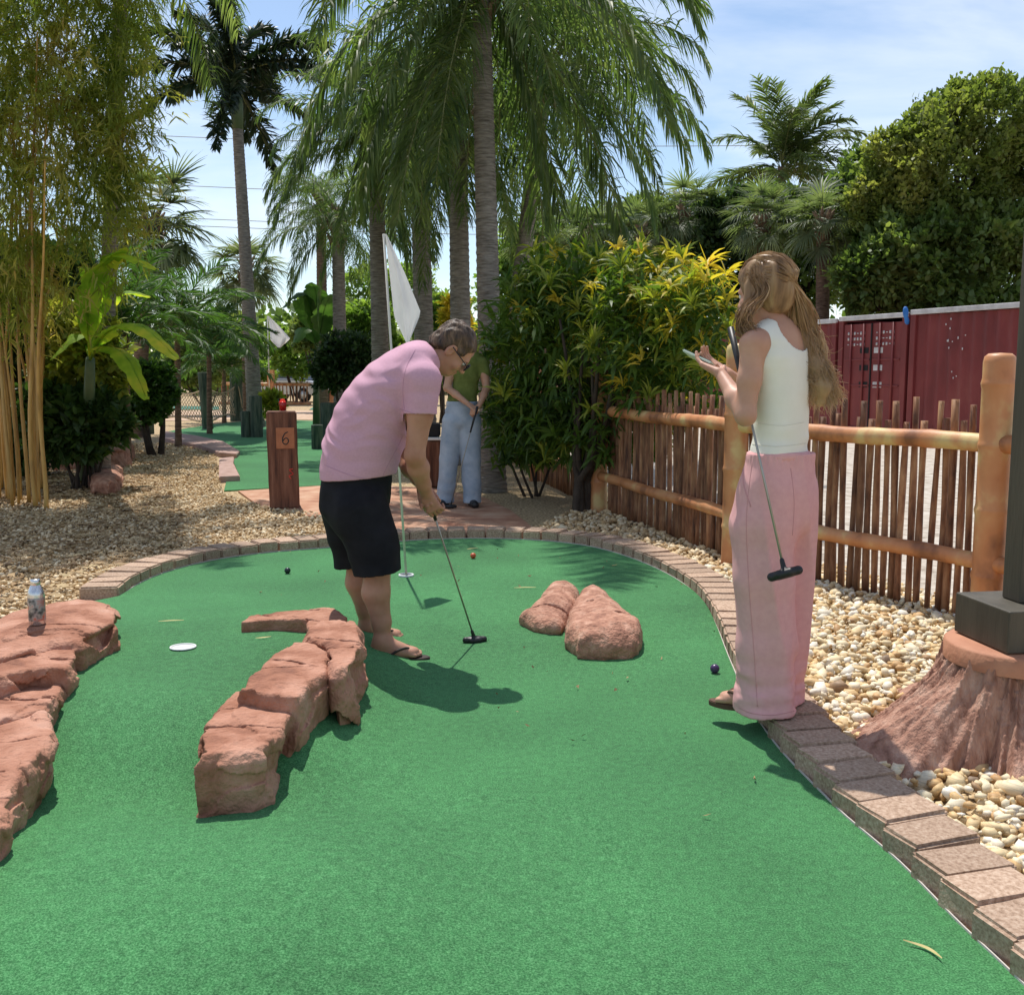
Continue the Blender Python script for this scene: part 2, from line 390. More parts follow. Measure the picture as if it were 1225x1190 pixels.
# far green with its terracotta pad and paths
fg = [G(*q) for q in [(268, 587), (272, 571), (287, 570), (279, 552), (286, 541), (268, 530), (236, 523), (196, 517), (225, 512), (262, 507), (300, 503), (360, 503), (420, 505), (470, 512), (470, 545), (450, 580), (380, 581)]]
fgp = [(p.x, p.y) for p in fg]
link('far_putting_green', poly_slab('far_green', fgp, -.01, .004, M_turf), kind='structure')
pad = [G(*q) for q in [(285, 588), (380, 582), (450, 581), (520, 585), (580, 596), (612, 612), (640, 634), (600, 642), (520, 641), (455, 643), (430, 628), (365, 617), (310, 606)]]
link('concrete_pad', poly_slab('concrete_pad', [(p.x, p.y) for p in pad], -.01, .010, M_pad), kind='structure')
pw = [G(*q) for q in [(120, 504), (290, 502), (400, 502), (470, 506), (470, 492), (400, 491), (250, 491), (100, 493)]]
link('sand_path', poly_slab('sand_path', [(p.x, p.y) for p in pw], -.01, .0005, M_sand), kind='structure')
M_turf2 = turf_mat('turf far', (.02, .10, .07), (.05, .19, .13), (.13, .30, .22))
pw = [G(*q) for q in [(370, 490), (470, 490), (470, 484), (380, 484)]]
link('distant_putting_green', poly_slab('distant_green', [(p.x, p.y) for p in pw], -.01, .006, M_turf2), kind='structure')
pw = [G(*q) for q in [(60, 490), (262, 490), (262, 486), (90, 486)]]
link('turf_strip', poly_slab('turf_strip', [(p.x, p.y) for p in pw], -.01, .006, M_turf2), kind='structure')
lot = [(3.0, 4.2), (2.75, 5.6), (2.3, 6.6), (1.95, 7.7), (1.45, 10.3), (1.0, 13.5), (.6, 17), (0, 26), (0, 34), (60, 34), (60, 4.2)]
link('shell_lot', poly_slab('shell_lot', lot, -.01, -.004, M_lot), kind='structure')
M_path2 = MT('pink edge stone', [(.33, .2, .16), (.46, .31, .26)], scale=9, rough=.85, bump=.4, bscale=40)
e1 = [(195, 515), (236, 521), (268, 528), (287, 539), (283, 543), (262, 541), (240, 533), (190, 523)]
link('edging_stone', poly_slab('edging_stone', [tuple(G(*q, .07))[:2] for q in e1], -.01, .07, M_path2, .01), label='long curved pinkish stone kerb at the back left of the far green', cat='kerb')
e2 = [(262, 548), (280, 546), (279, 553), (287, 569), (262, 570)]
link('edging_stone', poly_slab('edging_stone2', [tuple(G(*q, .07))[:2] for q in e2], -.01, .07, M_path2, .01), label='short squared pinkish stone kerb jutting into the far green', cat='kerb')

# pebbles
def pebble_field(name, pts, sizes, m, lvl=1, seed=1, zb=-.012, label=None):
    rg = np.random.default_rng(seed); bm = bmesh.new(); bmesh.ops.create_icosphere(bm, subdivisions=lvl, radius=1)
    bv = np.array([list(v.co) for v in bm.verts]); bf = np.array([[v.index for v in f.verts] for f in bm.faces]); bm.free()
    n = len(pts); q = rg.normal(size=(n, 4)); q /= np.linalg.norm(q, axis=1)[:, None]; w, x, y, z = q.T
    Rm = np.stack([1 - 2 * (y * y + z * z), 2 * (x * y - z * w), 2 * (x * z + y * w), 2 * (x * y + z * w), 1 - 2 * (x * x + z * z), 2 * (y * z - x * w), 2 * (x * z - y * w), 2 * (y * z + x * w), 1 - 2 * (x * x + y * y)], 1).reshape(n, 3, 3)
    sc = sizes[:, None] * rg.uniform([.8, .55, .45], [1.35, .95, .75], (n, 3))
    V = bv[None] * (1 + rg.uniform(-.16, .16, (n, len(bv), 1))) * sc[:, None, :]
    V = np.einsum('nij,nkj->nki', Rm, V); V[:, :, 2] *= .8
    V += pts[:, None, :]; Fa = bf[None] + (np.arange(n) * len(bv))[:, None, None]
    me = mesh_np(name, V.reshape(-1, 3), Fa.reshape(-1, 3), m, True)
    at = me.attributes.new('tone', 'FLOAT', 'POINT'); at.data.foreach_set('value', np.repeat(rg.random(n), len(bv)).astype(np.float32))
    return me
def pebble_mat(name, cols, pos):
    m, nt, b = newmat(name); N = nt.nodes.new; L = nt.links.new
    a = N('ShaderNodeAttribute'); a.attribute_name = 'tone'; r = N('ShaderNodeValToRGB'); e = r.color_ramp.elements
    while len(e) < len(cols): e.new(.5)
    for i, c in enumerate(cols): e[i].position = pos[i]; e[i].color = c4(c)
    L(a.outputs['Fac'], r.inputs[0])
    t = N('ShaderNodeTexNoise'); t.inputs['Scale'].default_value = 45; t.inputs['Detail'].default_value = 5
    mr = N('ShaderNodeMapRange'); mr.inputs[1].default_value = .3; mr.inputs[2].default_value = .7; mr.inputs[3].default_value = .72; mr.inputs[4].default_value = 1.15; L(t.outputs[0], mr.inputs[0])
    hs = N('ShaderNodeHueSaturation'); L(mr.outputs[0], hs.inputs['Value']); L(r.outputs[0], hs.inputs['Color']); L(hs.outputs[0], b.inputs['Base Color'])
    b.inputs['Roughness'].default_value = .6; b.inputs['Specular IOR Level'].default_value = .35; return m
M_peb = pebble_mat('river pebbles', [(.22, .17, .13), (.52, .31, .14), (.66, .44, .20), (.74, .57, .32), (.80, .68, .46), (.84, .78, .66)], [0, .03, .16, .42, .72, 1])
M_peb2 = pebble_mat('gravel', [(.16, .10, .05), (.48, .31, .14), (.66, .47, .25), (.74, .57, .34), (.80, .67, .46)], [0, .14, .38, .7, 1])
def scatter(n, lo, hi, poly, avoid=None, seed=0):
    rg = np.random.default_rng(seed); x = rg.uniform(lo[0], hi[0], n); y = rg.uniform(lo[1], hi[1], n)
    k = inpoly(x, y, poly) & ~inpoly(x, y, green_poly)
    x, y = x[k], y[k]; d = polydist(x, y, strip, False); k = d > .235; x, y, d = x[k], y[k], d[k]
    return x, y
gp = [(1.0, 1.0), (3.4, 1.0), (3.6, 4.2), (2.9, 5.7), (2.55, 6.4), (2.15, 7.6), (1.75, 9.6), (1.2, 11.2), (.75, 10.6), (.35, 9.4), (.2, 9.0), (.9, 8.2), (1.4, 7), (1.2, 5), (1.0, 3)]
x, y = scatter(21000, (.7, 1.3), (3.6, 7.2), gp, seed=3)
sz = np.random.default_rng(5).gamma(7, .0034, len(x)); sz = np.clip(sz, .010, .052)
zz = np.random.default_rng(6).uniform(-.006, .03, len(x)) + .004 * vnoise(x * 3, y * 3, x * 0)
link('pebble_bed', pebble_field('pebble_bed', np.stack([x, y, zz], 1), sz, M_peb, 1, 11), kind='stuff', label='bed of cream and tan river pebbles between brick edging and fence', cat='pebbles')
x, y = scatter(7000, (.2, 7.0), (2.6, 11.5), gp, seed=13)
x2, y2 = np.random.default_rng(1).uniform(0.1, 1.7, 2600), np.random.default_rng(2).uniform(8.9, 13, 2600)
pdp = [(p.x, p.y) for p in pad]
k = ~inpoly(x, y, pdp); x, y = x[k], y[k]
sz = np.random.default_rng(15).gamma(7, .0034, len(x)).clip(.01, .05)
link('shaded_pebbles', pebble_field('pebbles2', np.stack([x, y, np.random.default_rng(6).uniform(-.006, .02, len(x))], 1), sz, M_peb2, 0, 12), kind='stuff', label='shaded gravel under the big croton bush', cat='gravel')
lp = [tuple(G(*q))[:2] for q in [(-160, 760), (60, 735), (100, 716), (140, 700), (200, 674), (300, 655), (420, 643), (440, 634), (400, 618), (310, 604), (266, 590), (258, 545), (240, 533), (150, 515), (-60, 520), (-330, 600)]]
x, y = scatter(110000, (-7.5, 5.6), (-.8, 20), lp, seed=23)
k = np.random.default_rng(3).random(len(x)) < np.clip(11.5 / y, 0, 1) ** 2.0; x, y = x[k], y[k]
sz = np.random.default_rng(25).gamma(7, .0021, len(x)).clip(.007, .034)
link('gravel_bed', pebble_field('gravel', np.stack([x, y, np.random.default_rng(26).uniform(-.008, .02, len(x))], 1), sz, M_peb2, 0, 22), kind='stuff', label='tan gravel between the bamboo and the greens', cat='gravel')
print('pebbles', len(x))
# dry leaves and mulch scraps on the gravel
def scraps(name, n, lo, hi, poly, m, seed, size=(.02, .07), z=.02):
    rg = np.random.default_rng(seed); x = rg.uniform(lo[0], hi[0], n); y = rg.uniform(lo[1], hi[1], n); k = inpoly(x, y, poly); x, y = x[k], y[k]; n = len(x)
    a = rg.uniform(0, 6.28, n); L = rg.uniform(*size, n); w = L * rg.uniform(.15, .4, n); dz = rg.uniform(.002, .02, (n, 4))
    u = np.stack([np.cos(a), np.sin(a)], 1); v = np.stack([-u[:, 1], u[:, 0]], 1); c = np.stack([x, y], 1)
    P4 = np.stack([c - u * L[:, None], c - v * w[:, None], c + u * L[:, None], c + v * w[:, None]], 1)
    V = np.concatenate([P4, (z + dz)[:, :, None]], 2).reshape(-1, 3); Q = np.arange(n * 4).reshape(-1, 4)
    return mesh_np(name, V, Q, m)
M_litter = MT('dry leaf litter', [(.12, .07, .035), (.30, .19, .09), (.5, .38, .2)], scale=3, rough=.8)
shade_poly = [tuple(G(*q))[:2] for q in [(-200, 740), (60, 725), (130, 695), (215, 665), (230, 620), (190, 570), (170, 530), (0, 530), (-300, 600)]]
link('leaf_litter', scraps('leaf_litter', 9000, (-8, 6), (-2, 14), shade_poly, M_litter, 4), kind='stuff', label='dry leaf litter on the gravel below the bamboo', cat='litter')
link('turf_debris', scraps('turf_debris', 90, (-2, 2.2), (1.4, 8), [tuple(p) for p in E1], M_litter, 9, (.006, .018), .004), kind='stuff', label='few dry leaf scraps lying on the turf', cat='litter')

M_leaf = MT('dry yellow leaf', [(.42, .34, .12), (.55, .47, .22)], scale=8, rough=.7)
for i, (px, py, L_, a_, lab) in enumerate([(1104, 1138, .10, -.9, 'long curled yellow leaf near the bottom right corner of the turf'), (205, 744, .12, .2, 'dry leaf beyond the covered hole'), (565, 657, .10, .6, 'dry leaf by the orange ball'), (628, 704, .14, .1, 'thin dry leaf left of the small boulder'),
        (315, 764, .07, .4, 'pale scrap of leaf behind the rock ridge'), (620, 642, .12, -.5, 'dry leaf lying against the back edging'), (735, 677, .06, .8, 'small orange leaf near the shaded back edge')]):
    q = G(px, py, .004, True); n = 9; V = []
    for j in range(n):
        t = j / (n - 1) - .5; w_ = .0045 * math.cos(t * 2.9); bx, by = t * L_, .18 * L_ * math.cos(t * 3.5); V += [(bx, by - w_, .003 + .02 * t * t), (bx, by + w_, .005 + .02 * t * t)]
    link('dry_leaf', mesh_np('dry_leaf', V, [(2 * j, 2 * j + 2, 2 * j + 3, 2 * j + 1) for j in range(n - 1)], M_leaf), loc=q, rot=(0, 0, a_), label=lab, cat='leaf', group='dry leaves on the turf')

# ============================================================ ROCKS
M_rock = MT('red flagstone', [(.12, .045, .028), (.32, .135, .078), (.47, .235, .155), (.58, .35, .26)], scale=4.2, detail=12, rough=.88, bump=1.0, bscale=55, bdist=.012, pos=[.25, .42, .58, .78], distort=.3)
M_rock2 = MT('rough pink stone', [(.20, .085, .055), (.44, .22, .145), (.60, .36, .26)], scale=16, detail=9, rough=.9, bump=1.0, bscale=70, bdist=.012, pos=[.25, .5, .72])
def facets(x, y, z, scale, seed, amp):
    rg = np.random.default_rng(seed); lo = [x.min(), y.min(), z.min()]; hi = [x.max(), y.max(), z.max()]
    n = int(max(6, min(60, (hi[0] - lo[0]) * (hi[1] - lo[1]) * max(hi[2] - lo[2], scale * .6) / scale ** 3)))
    best = np.full(np.broadcast(x, y, z).shape, 1e9, np.float32); val = np.zeros_like(best)
    for i in range(n):
        c = rg.uniform(lo, hi); d = rg.normal(size=3); d /= np.linalg.norm(d); off = rg.uniform(-.5, .5)
        q = (x - c[0]) ** 2 + (y - c[1]) ** 2 + (z - c[2]) ** 2; v = amp * off + .32 * ((x - c[0]) * d[0] + (y - c[1]) * d[1] + (z - c[2]) * d[2])
        k = q < best; best = np.where(k, q, best); val = np.where(k, v, val)
    return val
def rock(name, label, px, h, flare, m, seed=1, hump=0.0, tilt=(0, 0), chip=.02, res=.0065, zb=None, rnd=.014, rough=.0055, fs=.11, terr=True, dome=.09, sil=False):
    c = G(sum(p[0] for p in px) / len(px), sum(p[1] for p in px) / len(px), h)
    g0 = float(gh(c.x, c.y)) if terr else 0.0
    for _ in range(6):
        q_ = min((G(p[0], p[1], g0 + h) for p in px), key=lambda v: v.y)
        if terr: g0 = .65 * float(gh(q_.x, q_.y - .02)) + .35 * float(gh(c.x, c.y))
    y0_, y1_ = min(p[1] for p in px), max(p[1] for p in px)
    pts = [G(p[0], p[1], g0 + ((h + hump) * .92 * (1 - (p[1] - y0_) / (y1_ - y0_)) if sil else h)) for p in px]; poly = [(p.x, p.y) for p in pts]
    c = Vector((sum(p.x for p in pts) / len(pts), sum(p.y for p in pts) / len(pts), 0)); zb = g0 - .10 if terr else -.05
    xs = [p[0] for p in poly]; ys = [p[1] for p in poly]; m_ = flare * h + .06
    s = SDF((min(xs) - m_, min(ys) - m_, zb - .02), (max(xs) + m_, max(ys) + m_, g0 + h + hump + .05), res)
    X, Y = np.broadcast_arrays(s.x[:, :, 0], s.y[:, :, 0]); d2 = polydist(X, Y, poly); ins = inpoly(X, Y, poly); d2 = np.where(ins, -d2, d2)[:, :, None].astype(np.float32)
    top = g0 + h + tilt[0] * (X - c.x) + tilt[1] * (Y - c.y) + hump * (1 - np.exp(-np.clip(-d2[:, :, 0], 0, 9) / dome)) + (.030 * vnoise(X * 4.5 + seed, Y * 4.5, X * 0) if sil else 0) + .006 * fbm(X * 6 + seed, Y * 6, X * 0, 3) + (.0045 * np.sign(vnoise(X * 5 + seed, Y * 5, X * 0)) if chip > .018 else 0)
    tp = s.z - top[:, :, None].astype(np.float32); depth = np.clip(g0 + h - s.z, 0, 1)
    fa = facets(s.x, s.y, s.z, fs, seed, chip * 2); fb_ = facets(s.x, s.y, s.z, fs * .5, seed + 99, chip)
    ledge = chip * .6 * np.sign(vnoise(s.x * 5 + seed, s.y * 5, s.z * 22)) 
    big = facets(s.x, s.y, s.z, .17, seed, .07)
    side = d2 - flare * depth + (np.clip(big - .014, -.016 * np.clip(1.2 - depth / h, .3, 1), chip * 1.2) * np.clip(depth / .035, .12, 1) + .35 * np.clip(fb_, -.004, .02) + .006 * np.sign(vnoise(s.x * 6 + seed, s.y * 6, s.z * 16)) * np.clip(depth / .03, 0, 1) if chip > .018 else 0) + .028 * np.clip(depth / h - .6, 0, 1) ** 1.5
    k = rnd; hh = np.clip(.5 - .5 * (side - tp) / k, 0, 1); d = side + (tp - side) * hh + k * hh * (1 - hh)
    rgk = np.random.default_rng(seed)
    for q in range(2 if max(ys) - min(ys) > .35 else 1):     # cracks
        a = rgk.uniform(-.5, .5); o = Vector((rgk.uniform(-.2, .2), rgk.uniform(-.25, .25))); w_ = np.abs((X - c.x - o.x) * math.sin(a) + (Y - c.y - o.y) * math.cos(a) + .02 * vnoise(X * 9, Y * 9, X * 0 + q))[:, :, None]
        d = np.maximum(d, np.where(w_ < .05, (.0045 + .010 * np.clip(depth, 0, 1) - w_), -1) - 12 * np.clip(depth - .05, 0, .1) - np.clip(.004 - depth, -.1, 0) * 0)
    d = d + rough * fbm(s.x * 16 + seed, s.y * 16, s.z * 16, 4)
    s.d = np.maximum(d, zb - s.z).astype(np.float32) * .8
    me = s.mesh(name, m, True)
    co = np.empty(len(me.vertices) * 3, np.float32); me.vertices.foreach_get('co', co); co = co.reshape(-1, 3) - np.array(c, np.float32); me.vertices.foreach_set('co', co.ravel()); me.update()
    return link(name, me, loc=c, label=label, cat='rock')
rock('rock', 'long flat-topped red rock slab with broken faces, front piece nearest the camera', [(236, 906), (246, 868), (262, 846), (282, 824), (340, 826), (350, 832), (352, 848), (333, 876), (322, 890), (300, 897), (264, 901)], .145, .10, M_rock, 3, chip=.026)
rock('rock', 'flat-topped red rock with orange chipped side, middle piece of the left rock ridge', [(284, 823), (303, 805), (327, 782), (350, 767), (372, 766), (392, 776), (388, 800), (372, 812), (356, 830)], .17, .05, M_rock, 5, chip=.03)
rock('rock', 'dark shaded red rock beside the flip-flop of the man in pink', [(368, 752), (384, 741), (408, 738), (428, 748), (432, 770), (424, 792), (404, 800), (394, 786), (390, 770), (370, 764)], .20, .10, M_rock, 8, chip=.02)
rock('rock', 'thin hooked red flagstone curling left behind the rock ridge', [(288, 744), (306, 734), (350, 728), (395, 724), (416, 738), (402, 752), (380, 758), (366, 750), (368, 742), (330, 741)], .085, .0, M_rock, 9, chip=.012, rnd=.012, res=.007)
rock('rock', 'rounded red rock with a silver can standing on it', [(-40, 768), (-10, 742), (24, 728), (94, 718), (136, 725), (140, 746), (118, 756), (95, 768), (60, 770), (0, 790)], .14, .0, M_rock, 12, hump=.03, chip=.03)
rock('rock', 'red rock just in front of the one with the can, left edge', [(-60, 800), (-10, 770), (62, 759), (84, 768), (92, 786), (80, 800), (40, 800), (-40, 820)], .14, .0, M_rock, 14, chip=.035)
rock('rock', 'blocky red rock with a rough vertical face, third from the can', [(-70, 860), (-20, 800), (52, 788), (72, 797), (76, 822), (54, 846), (0, 862), (-50, 880)], .15, .0, M_rock, 17, chip=.03)
rock('rock', 'wedge of red rock with a smooth tilted top, fourth from the can', [(-110, 960), (-40, 876), (0, 862), (52, 846), (64, 872), (40, 912), (6, 945), (-60, 990)], .14, .02, M_rock, 19, chip=.03)
rock('rock', 'small dark red rock at the very left edge, closest to the camera', [(-130, 1080), (-90, 985), (-30, 955), (8, 935), (18, 950), (0, 975), (-60, 1060)], .12, .02, M_rock, 23, chip=.03)
rock('boulder', 'smaller low piece of the pink boulder pair on the green', [(619, 741), (632, 730), (646, 722), (646, 706), (660, 694), (680, 690), (694, 696), (692, 720), (682, 742), (672, 760), (655, 759), (638, 754)], .065, .0, M_rock2, 31, sil=True, hump=.065, chip=.012, rnd=.05, dome=.06)
rock('boulder', 'larger rounded rough pink boulder on the right of the green', [(686, 706), (700, 697), (724, 700), (746, 714), (760, 736), (769, 758), (768, 774), (757, 785), (722, 790), (690, 786), (676, 768), (676, 745), (681, 722)], .085, .0, M_rock2, 33, sil=True, hump=.085, chip=.010, rnd=.06, rough=.009, dome=.08)
for i, (pxs, h, lab) in enumerate([([(84, 522), (100, 514), (120, 508), (140, 514), (158, 530), (150, 538), (110, 540), (88, 534)], .25, 'pinkish rock under the dark shrub by the bamboo'),
        ([(108, 566), (124, 560), (144, 556), (142, 570), (130, 578), (112, 576)], .16, 'pointed pinkish rock on the gravel, nearer the camera'),
        ([(60, 540), (80, 532), (98, 538), (96, 550), (66, 552)], .14, 'low reddish rock half buried beside the bamboo canes')]):
    rock('rock', lab, pxs, h, .25, M_rock2, 40 + i, hump=.05, chip=.05, res=.015, rnd=.04, fs=.25, terr=False)

# ============================================================ FENCE, POSTS, RAILS
def bamboo_paint(name, rnd=.1):
    """orange painted pole with creamy yellow patches"""
    m, nt, b = newmat(name); N = nt.nodes.new; L = nt.links.new
    tc = N('ShaderNodeTexCoord'); mp = N('ShaderNodeMapping'); mp.inputs['Scale'].default_value = (3.6, 3.6, 2.8); L(tc.outputs['Object'], mp.inputs[0])
    oi = N('ShaderNodeObjectInfo'); ml = N('ShaderNodeMath'); ml.operation = 'MULTIPLY'; ml.inputs[1].default_value = 40; cb = N('ShaderNodeCombineXYZ'); L(oi.outputs['Random'], ml.inputs[0]); L(ml.outputs[0], cb.inputs[0]); L(cb.outputs[0], mp.inputs['Location'])
    n1 = N('ShaderNodeTexNoise'); n1.inputs['Scale'].default_value = 1; n1.inputs['Detail'].default_value = 4; L(mp.outputs[0], n1.inputs[0])
    r = N('ShaderNodeValToRGB'); e = r.color_ramp.elements; e.new(.5); e.new(.6)
    for i, (p, c) in enumerate([(.34, (.24, .09, .035)), (.45, (.50, .20, .075)), (.56, (.56, .26, .11)), (.66, (.64, .47, .20))]): e[i].position = p; e[i].color = c4(c)
    L(n1.outputs[0], r.inputs[0]); L(r.outputs[0], b.inputs['Base Color']); b.inputs['Roughness'].default_value = .5
    n2 = N('ShaderNodeTexNoise'); n2.inputs['Scale'].default_value = 60; L(tc.outputs['Object'], n2.inputs[0]); bp = N('ShaderNodeBump'); bp.inputs['Strength'].default_value = .2; bp.inputs['Distance'].default_value = .004
    L(n2.outputs[0], bp.inputs['Height']); L(bp.outputs[0], b.inputs['Normal']); return m
M_bam = bamboo_paint('painted bamboo post')
M_pick = MT('bamboo picket', [(.065, .024, .012), (.20, .083, .038), (.33, .165, .08), (.46, .29, .15)], scale=8, detail=6, rough=.6, bump=.5, bscale=40, bdist=.004, stretch=(2, 2, .6), rnd=.35, pos=[.3, .45, .6, .78])
M_green = MT('green weathered piling', [(.02, .035, .025), (.06, .085, .06), (.13, .14, .10)], scale=6, stretch=(3, 3, .4), detail=7, rough=.9, bump=.7, bscale=20, bdist=.01)
M_wood6 = MT('red brown timber', [(.055, .02, .012), (.17, .065, .035), (.27, .12, .07)], scale=5, stretch=(4, 4, .35), detail=9, rough=.75, bump=.7, bscale=22, bdist=.008)
M_black = MT('black plastic', [(.012, .012, .013), (.02, .02, .022)], rough=.45)
M_rope = MT('rope', [(.30, .22, .13), (.48, .38, .25)], scale=30, rough=.9)
def post_mesh(h, r, seed):
    rr = random.Random(seed); nodes = [0] + sorted([h * .2, h * .44, h * .68, h * .9]) ; pr = [(r * 1.02, 0)]
    for z in nodes[1:]:
        z += rr.uniform(-.02, .02); pr += [(r, z - .03), (r * 1.06, z - .008), (r * 1.07, z), (r * 1.04, z + .010), (r * .99, z + .03)]
    pr += [(r, h - .05), (r * .93, h - .02), (r * .7, h - .004), (0.001, h)]
    return lathe('post', pr, M_bam, 28)
fpost = [(G(1190, 742), 1.52, .098), (G(877, 676), 1.60, .086), (G(716, 612), 1.50, .083), (G(640, 574), 1.5, .08), (G(604, 545), 1.5, .08)]
fpost[0] = (Vector((2.56, 5.42, 0)), 1.50, .081)
fence = []
names = ['section of bamboo picket fence between the pole and the woman in pink', 'section of bamboo picket fence between the woman in pink and the croton trunk', 'section of bamboo picket fence behind the croton bush', 'short section of bamboo picket fence furthest back']
segs = [(fpost[i][0], fpost[i + 1][0]) for i in range(4)]
segs.insert(0, (Vector((3.3, 3.6, 0)), fpost[0][0])); names.insert(0, 'section of bamboo picket fence running out behind the brown pole')
plabels = ['stout orange bamboo post with rounded cap beside the brown pole', 'yellow and orange bamboo post in front of the hands of the woman in pink', 'orange bamboo post beside the croton trunk', 'orange bamboo post deep in the shade of the croton', 'furthest orange bamboo post behind the palm trunk']
for i, (p, h, r) in enumerate(fpost):
    link('fence_post', post_mesh(h, r, i), loc=p + Vector((0, 0, -.02)), label=plabels[i], cat='fence post', group='bamboo fence posts')
def picket_mesh(h, r, seed):
    rr = random.Random(seed); pts = []; k = 9; ax = rr.uniform(-.012, .012); ay = rr.uniform(-.01, .01); rads = []
    for i in range(k):
        t = i / (k - 1); pts.append((ax * math.sin(3 * t + seed), ay * math.sin(2.3 * t + seed * 2), h * t)); rads.append(r * (1 + .10 * math.sin(seed + 9 * t)) * (1 - .1 * t))
    v, q, t = tube_arr(pts, rads, 7); return mesh_np('picket', v, [q, t], M_pick, True)
PICK = [picket_mesh(1.0, .0205, i) for i in range(8)]
for si, (a, b) in enumerate(segs):
    d = b - a; L = d.length; d.normalize(); nrm = Vector((d.y, -d.x, 0)) if False else Vector((-d.y, d.x, 0))
    if nrm.x > 0: nrm = -nrm      # towards the green side
    f = empty('bamboo_fence', a, label=names[si], cat='fence', group='bamboo picket fence sections')
    s = .10; k = 0
    far = si >= 3
    stp = .066 if not far else .075
    while s < L - .09:
        ht = 1.115 + (.115 if k % 2 else 0) + random.uniform(-.02, .02)
        o = link('picket', PICK[random.randrange(8)], f, d * s - nrm * .075 + Vector((random.uniform(-.006, .006), random.uniform(-.006, .006), -.01)), (random.uniform(-.012, .012), random.uniform(-.012, .012), random.uniform(0, 6)))
        w = random.uniform(.85, 1.15); o.scale = (w, w, ht); s += stp + random.uniform(-.006, .009); k += 1
    for z, rr_ in ((1.0, .052), (.36, .047)):
        nn = max(8, int(L / .08)); pts = []; rads = []
        for j in range(nn + 1):
            t = j / nn; pts.append(d * (L * t) + Vector((0, 0, z + .006 * math.sin(t * 9)))); u = (t * L / .42) % 1; rads.append(rr_ * (1.05 if min(u, 1 - u) < .06 else 1 - .04 * math.sin(u * math.pi)))
        link('rail', tube('rail', pts, rads, M_bam, 16), f)

def square_post(name, base, w, h, m, rz=0, lean=(0, 0), label=None, cat='post', group=None, rnd=0.012, seed=0):
    bm = bmesh.new(); rr = random.Random(seed); add_box(bm, (0, 0, h / 2), (w, w, h)); bmesh.ops.bevel(bm, geom=bm.edges[:], offset=rnd, segments=2, affect='EDGES')
    bmesh.ops.subdivide_edges(bm, edges=[e for e in bm.edges if abs(e.verts[0].co.z - e.verts[1].co.z) > h * .5], cuts=6)
    for v in bm.verts: v.co += Vector((rr.uniform(-1, 1), rr.uniform(-1, 1), rr.uniform(-1, 1) * .5)) * .003; v.co.x += lean[0] * v.co.z; v.co.y += lean[1] * v.co.z
    return link(name, bm_mesh(name, bm, m), loc=base, rot=(0, 0, rz), label=label, cat=cat, group=group)
def round_piling(base, r, h, label, lean=(0, 0), m=None, seed=0):
    rr = random.Random(seed); n = 18; prof = [(r, -.05), (r * 1.01, h * .3), (r * .98, h * .6), (r, h - .02), (r * .95, h), (.001, h + .004)]
    me = lathe('piling', prof, m or M_green, n)
    for v in me.vertices:
        a = math.atan2(v.co.y, v.co.x); f = 1 + .025 * math.sin(5 * a + seed) + .015 * math.sin(11 * a); v.co.x *= f; v.co.y *= f; v.co.x += lean[0] * v.co.z; v.co.y += lean[1] * v.co.z
    return link('piling', me, loc=base, label=label, cat='piling', group='green wooden pilings around the far green')
# hole post number 6
b6 = G(341, 606, .01); s6 = (b6 - Vector((0, 0, CAM_H))).y / F
h6 = 1.38 - (b6.y * (495 - 445) / F) + .02
p6 = empty('numbered_post', b6, rz=R(12), label='square red-brown timber post numbered 6 with a red drink on top', cat='post')
pm = square_post('timber', (0, 0, 0), .30, h6, M_wood6, lean=(-.012, 0), seed=6, cat=None); pm.parent = p6; pm.name = 'timber'
M_plate = MT('orange number plate', [(.36, .12, .05), (.48, .18, .08)], scale=12, rough=.6)
M_red = MT('red paint', [(.45, .03, .02), (.6, .06, .04)], scale=12, rough=.5)
pl = link('number_plate', box_mesh('number_plate', (.18, .008, .21), M_plate, .002), p6, (.022, -.1565, h6 * .73))
six = spline([(.028, 0, .062), (-.004, 0, .045), (-.026, 0, .0), (-.024, 0, -.045), (.006, 0, -.062), (.03, 0, -.035), (.022, 0, -.004), (-.004, 0, -.002), (-.022, 0, -.028)], 40)
v, q, t = tube_arr([tuple(p) for p in six], .006, 6); v[:, 1] = v[:, 1] * .4 - .0055
link('numeral', mesh_np('numeral', v, [q, t], M_black, True), pl)
sq = spline([(.02, 0, .05), (-.015, 0, .04), (.02, 0, .0), (-.02, 0, -.02), (.0, 0, -.05)], 24); v, q, t = tube_arr([tuple(p) for p in sq], .006, 6); v[:, 1] = v[:, 1] * .4
link('red_mark', mesh_np('red_mark', v, [q, t], M_red, True), p6, (.07, -.152, h6 * .36))
# drink
m_gl, nt_, bb = newmat('clear cup'); bb.inputs['Base Color'].default_value = (.9, .9, .9, 1); bb.inputs['Transmission Weight'].default_value = 1; bb.inputs['Roughness'].default_value = .05; bb.inputs['IOR'].default_value = 1.2
m_jc, nt_, bb = newmat('red drink'); bb.inputs['Base Color'].default_value = (.75, .02, .015, 1); bb.inputs['Roughness'].default_value = .2; bb.inputs['Transmission Weight'].default_value = .25
cup = empty('drink_cup', b6 + Vector((.005, 0, h6 + .005)), label='clear cup of bright red drink on top of the number 6 post', cat='cup')
link('cup', lathe('cup', [(.001, 0), (.032, 0), (.036, .05), (.044, .125), (.0435, .125), (.034, .05), (.030, .004)], m_gl, 20), cup)
link('drink', lathe('drink', [(.001, .003), (.030, .004), (.036, .052), (.039, .085), (.001, .085)], m_jc, 20), cup)
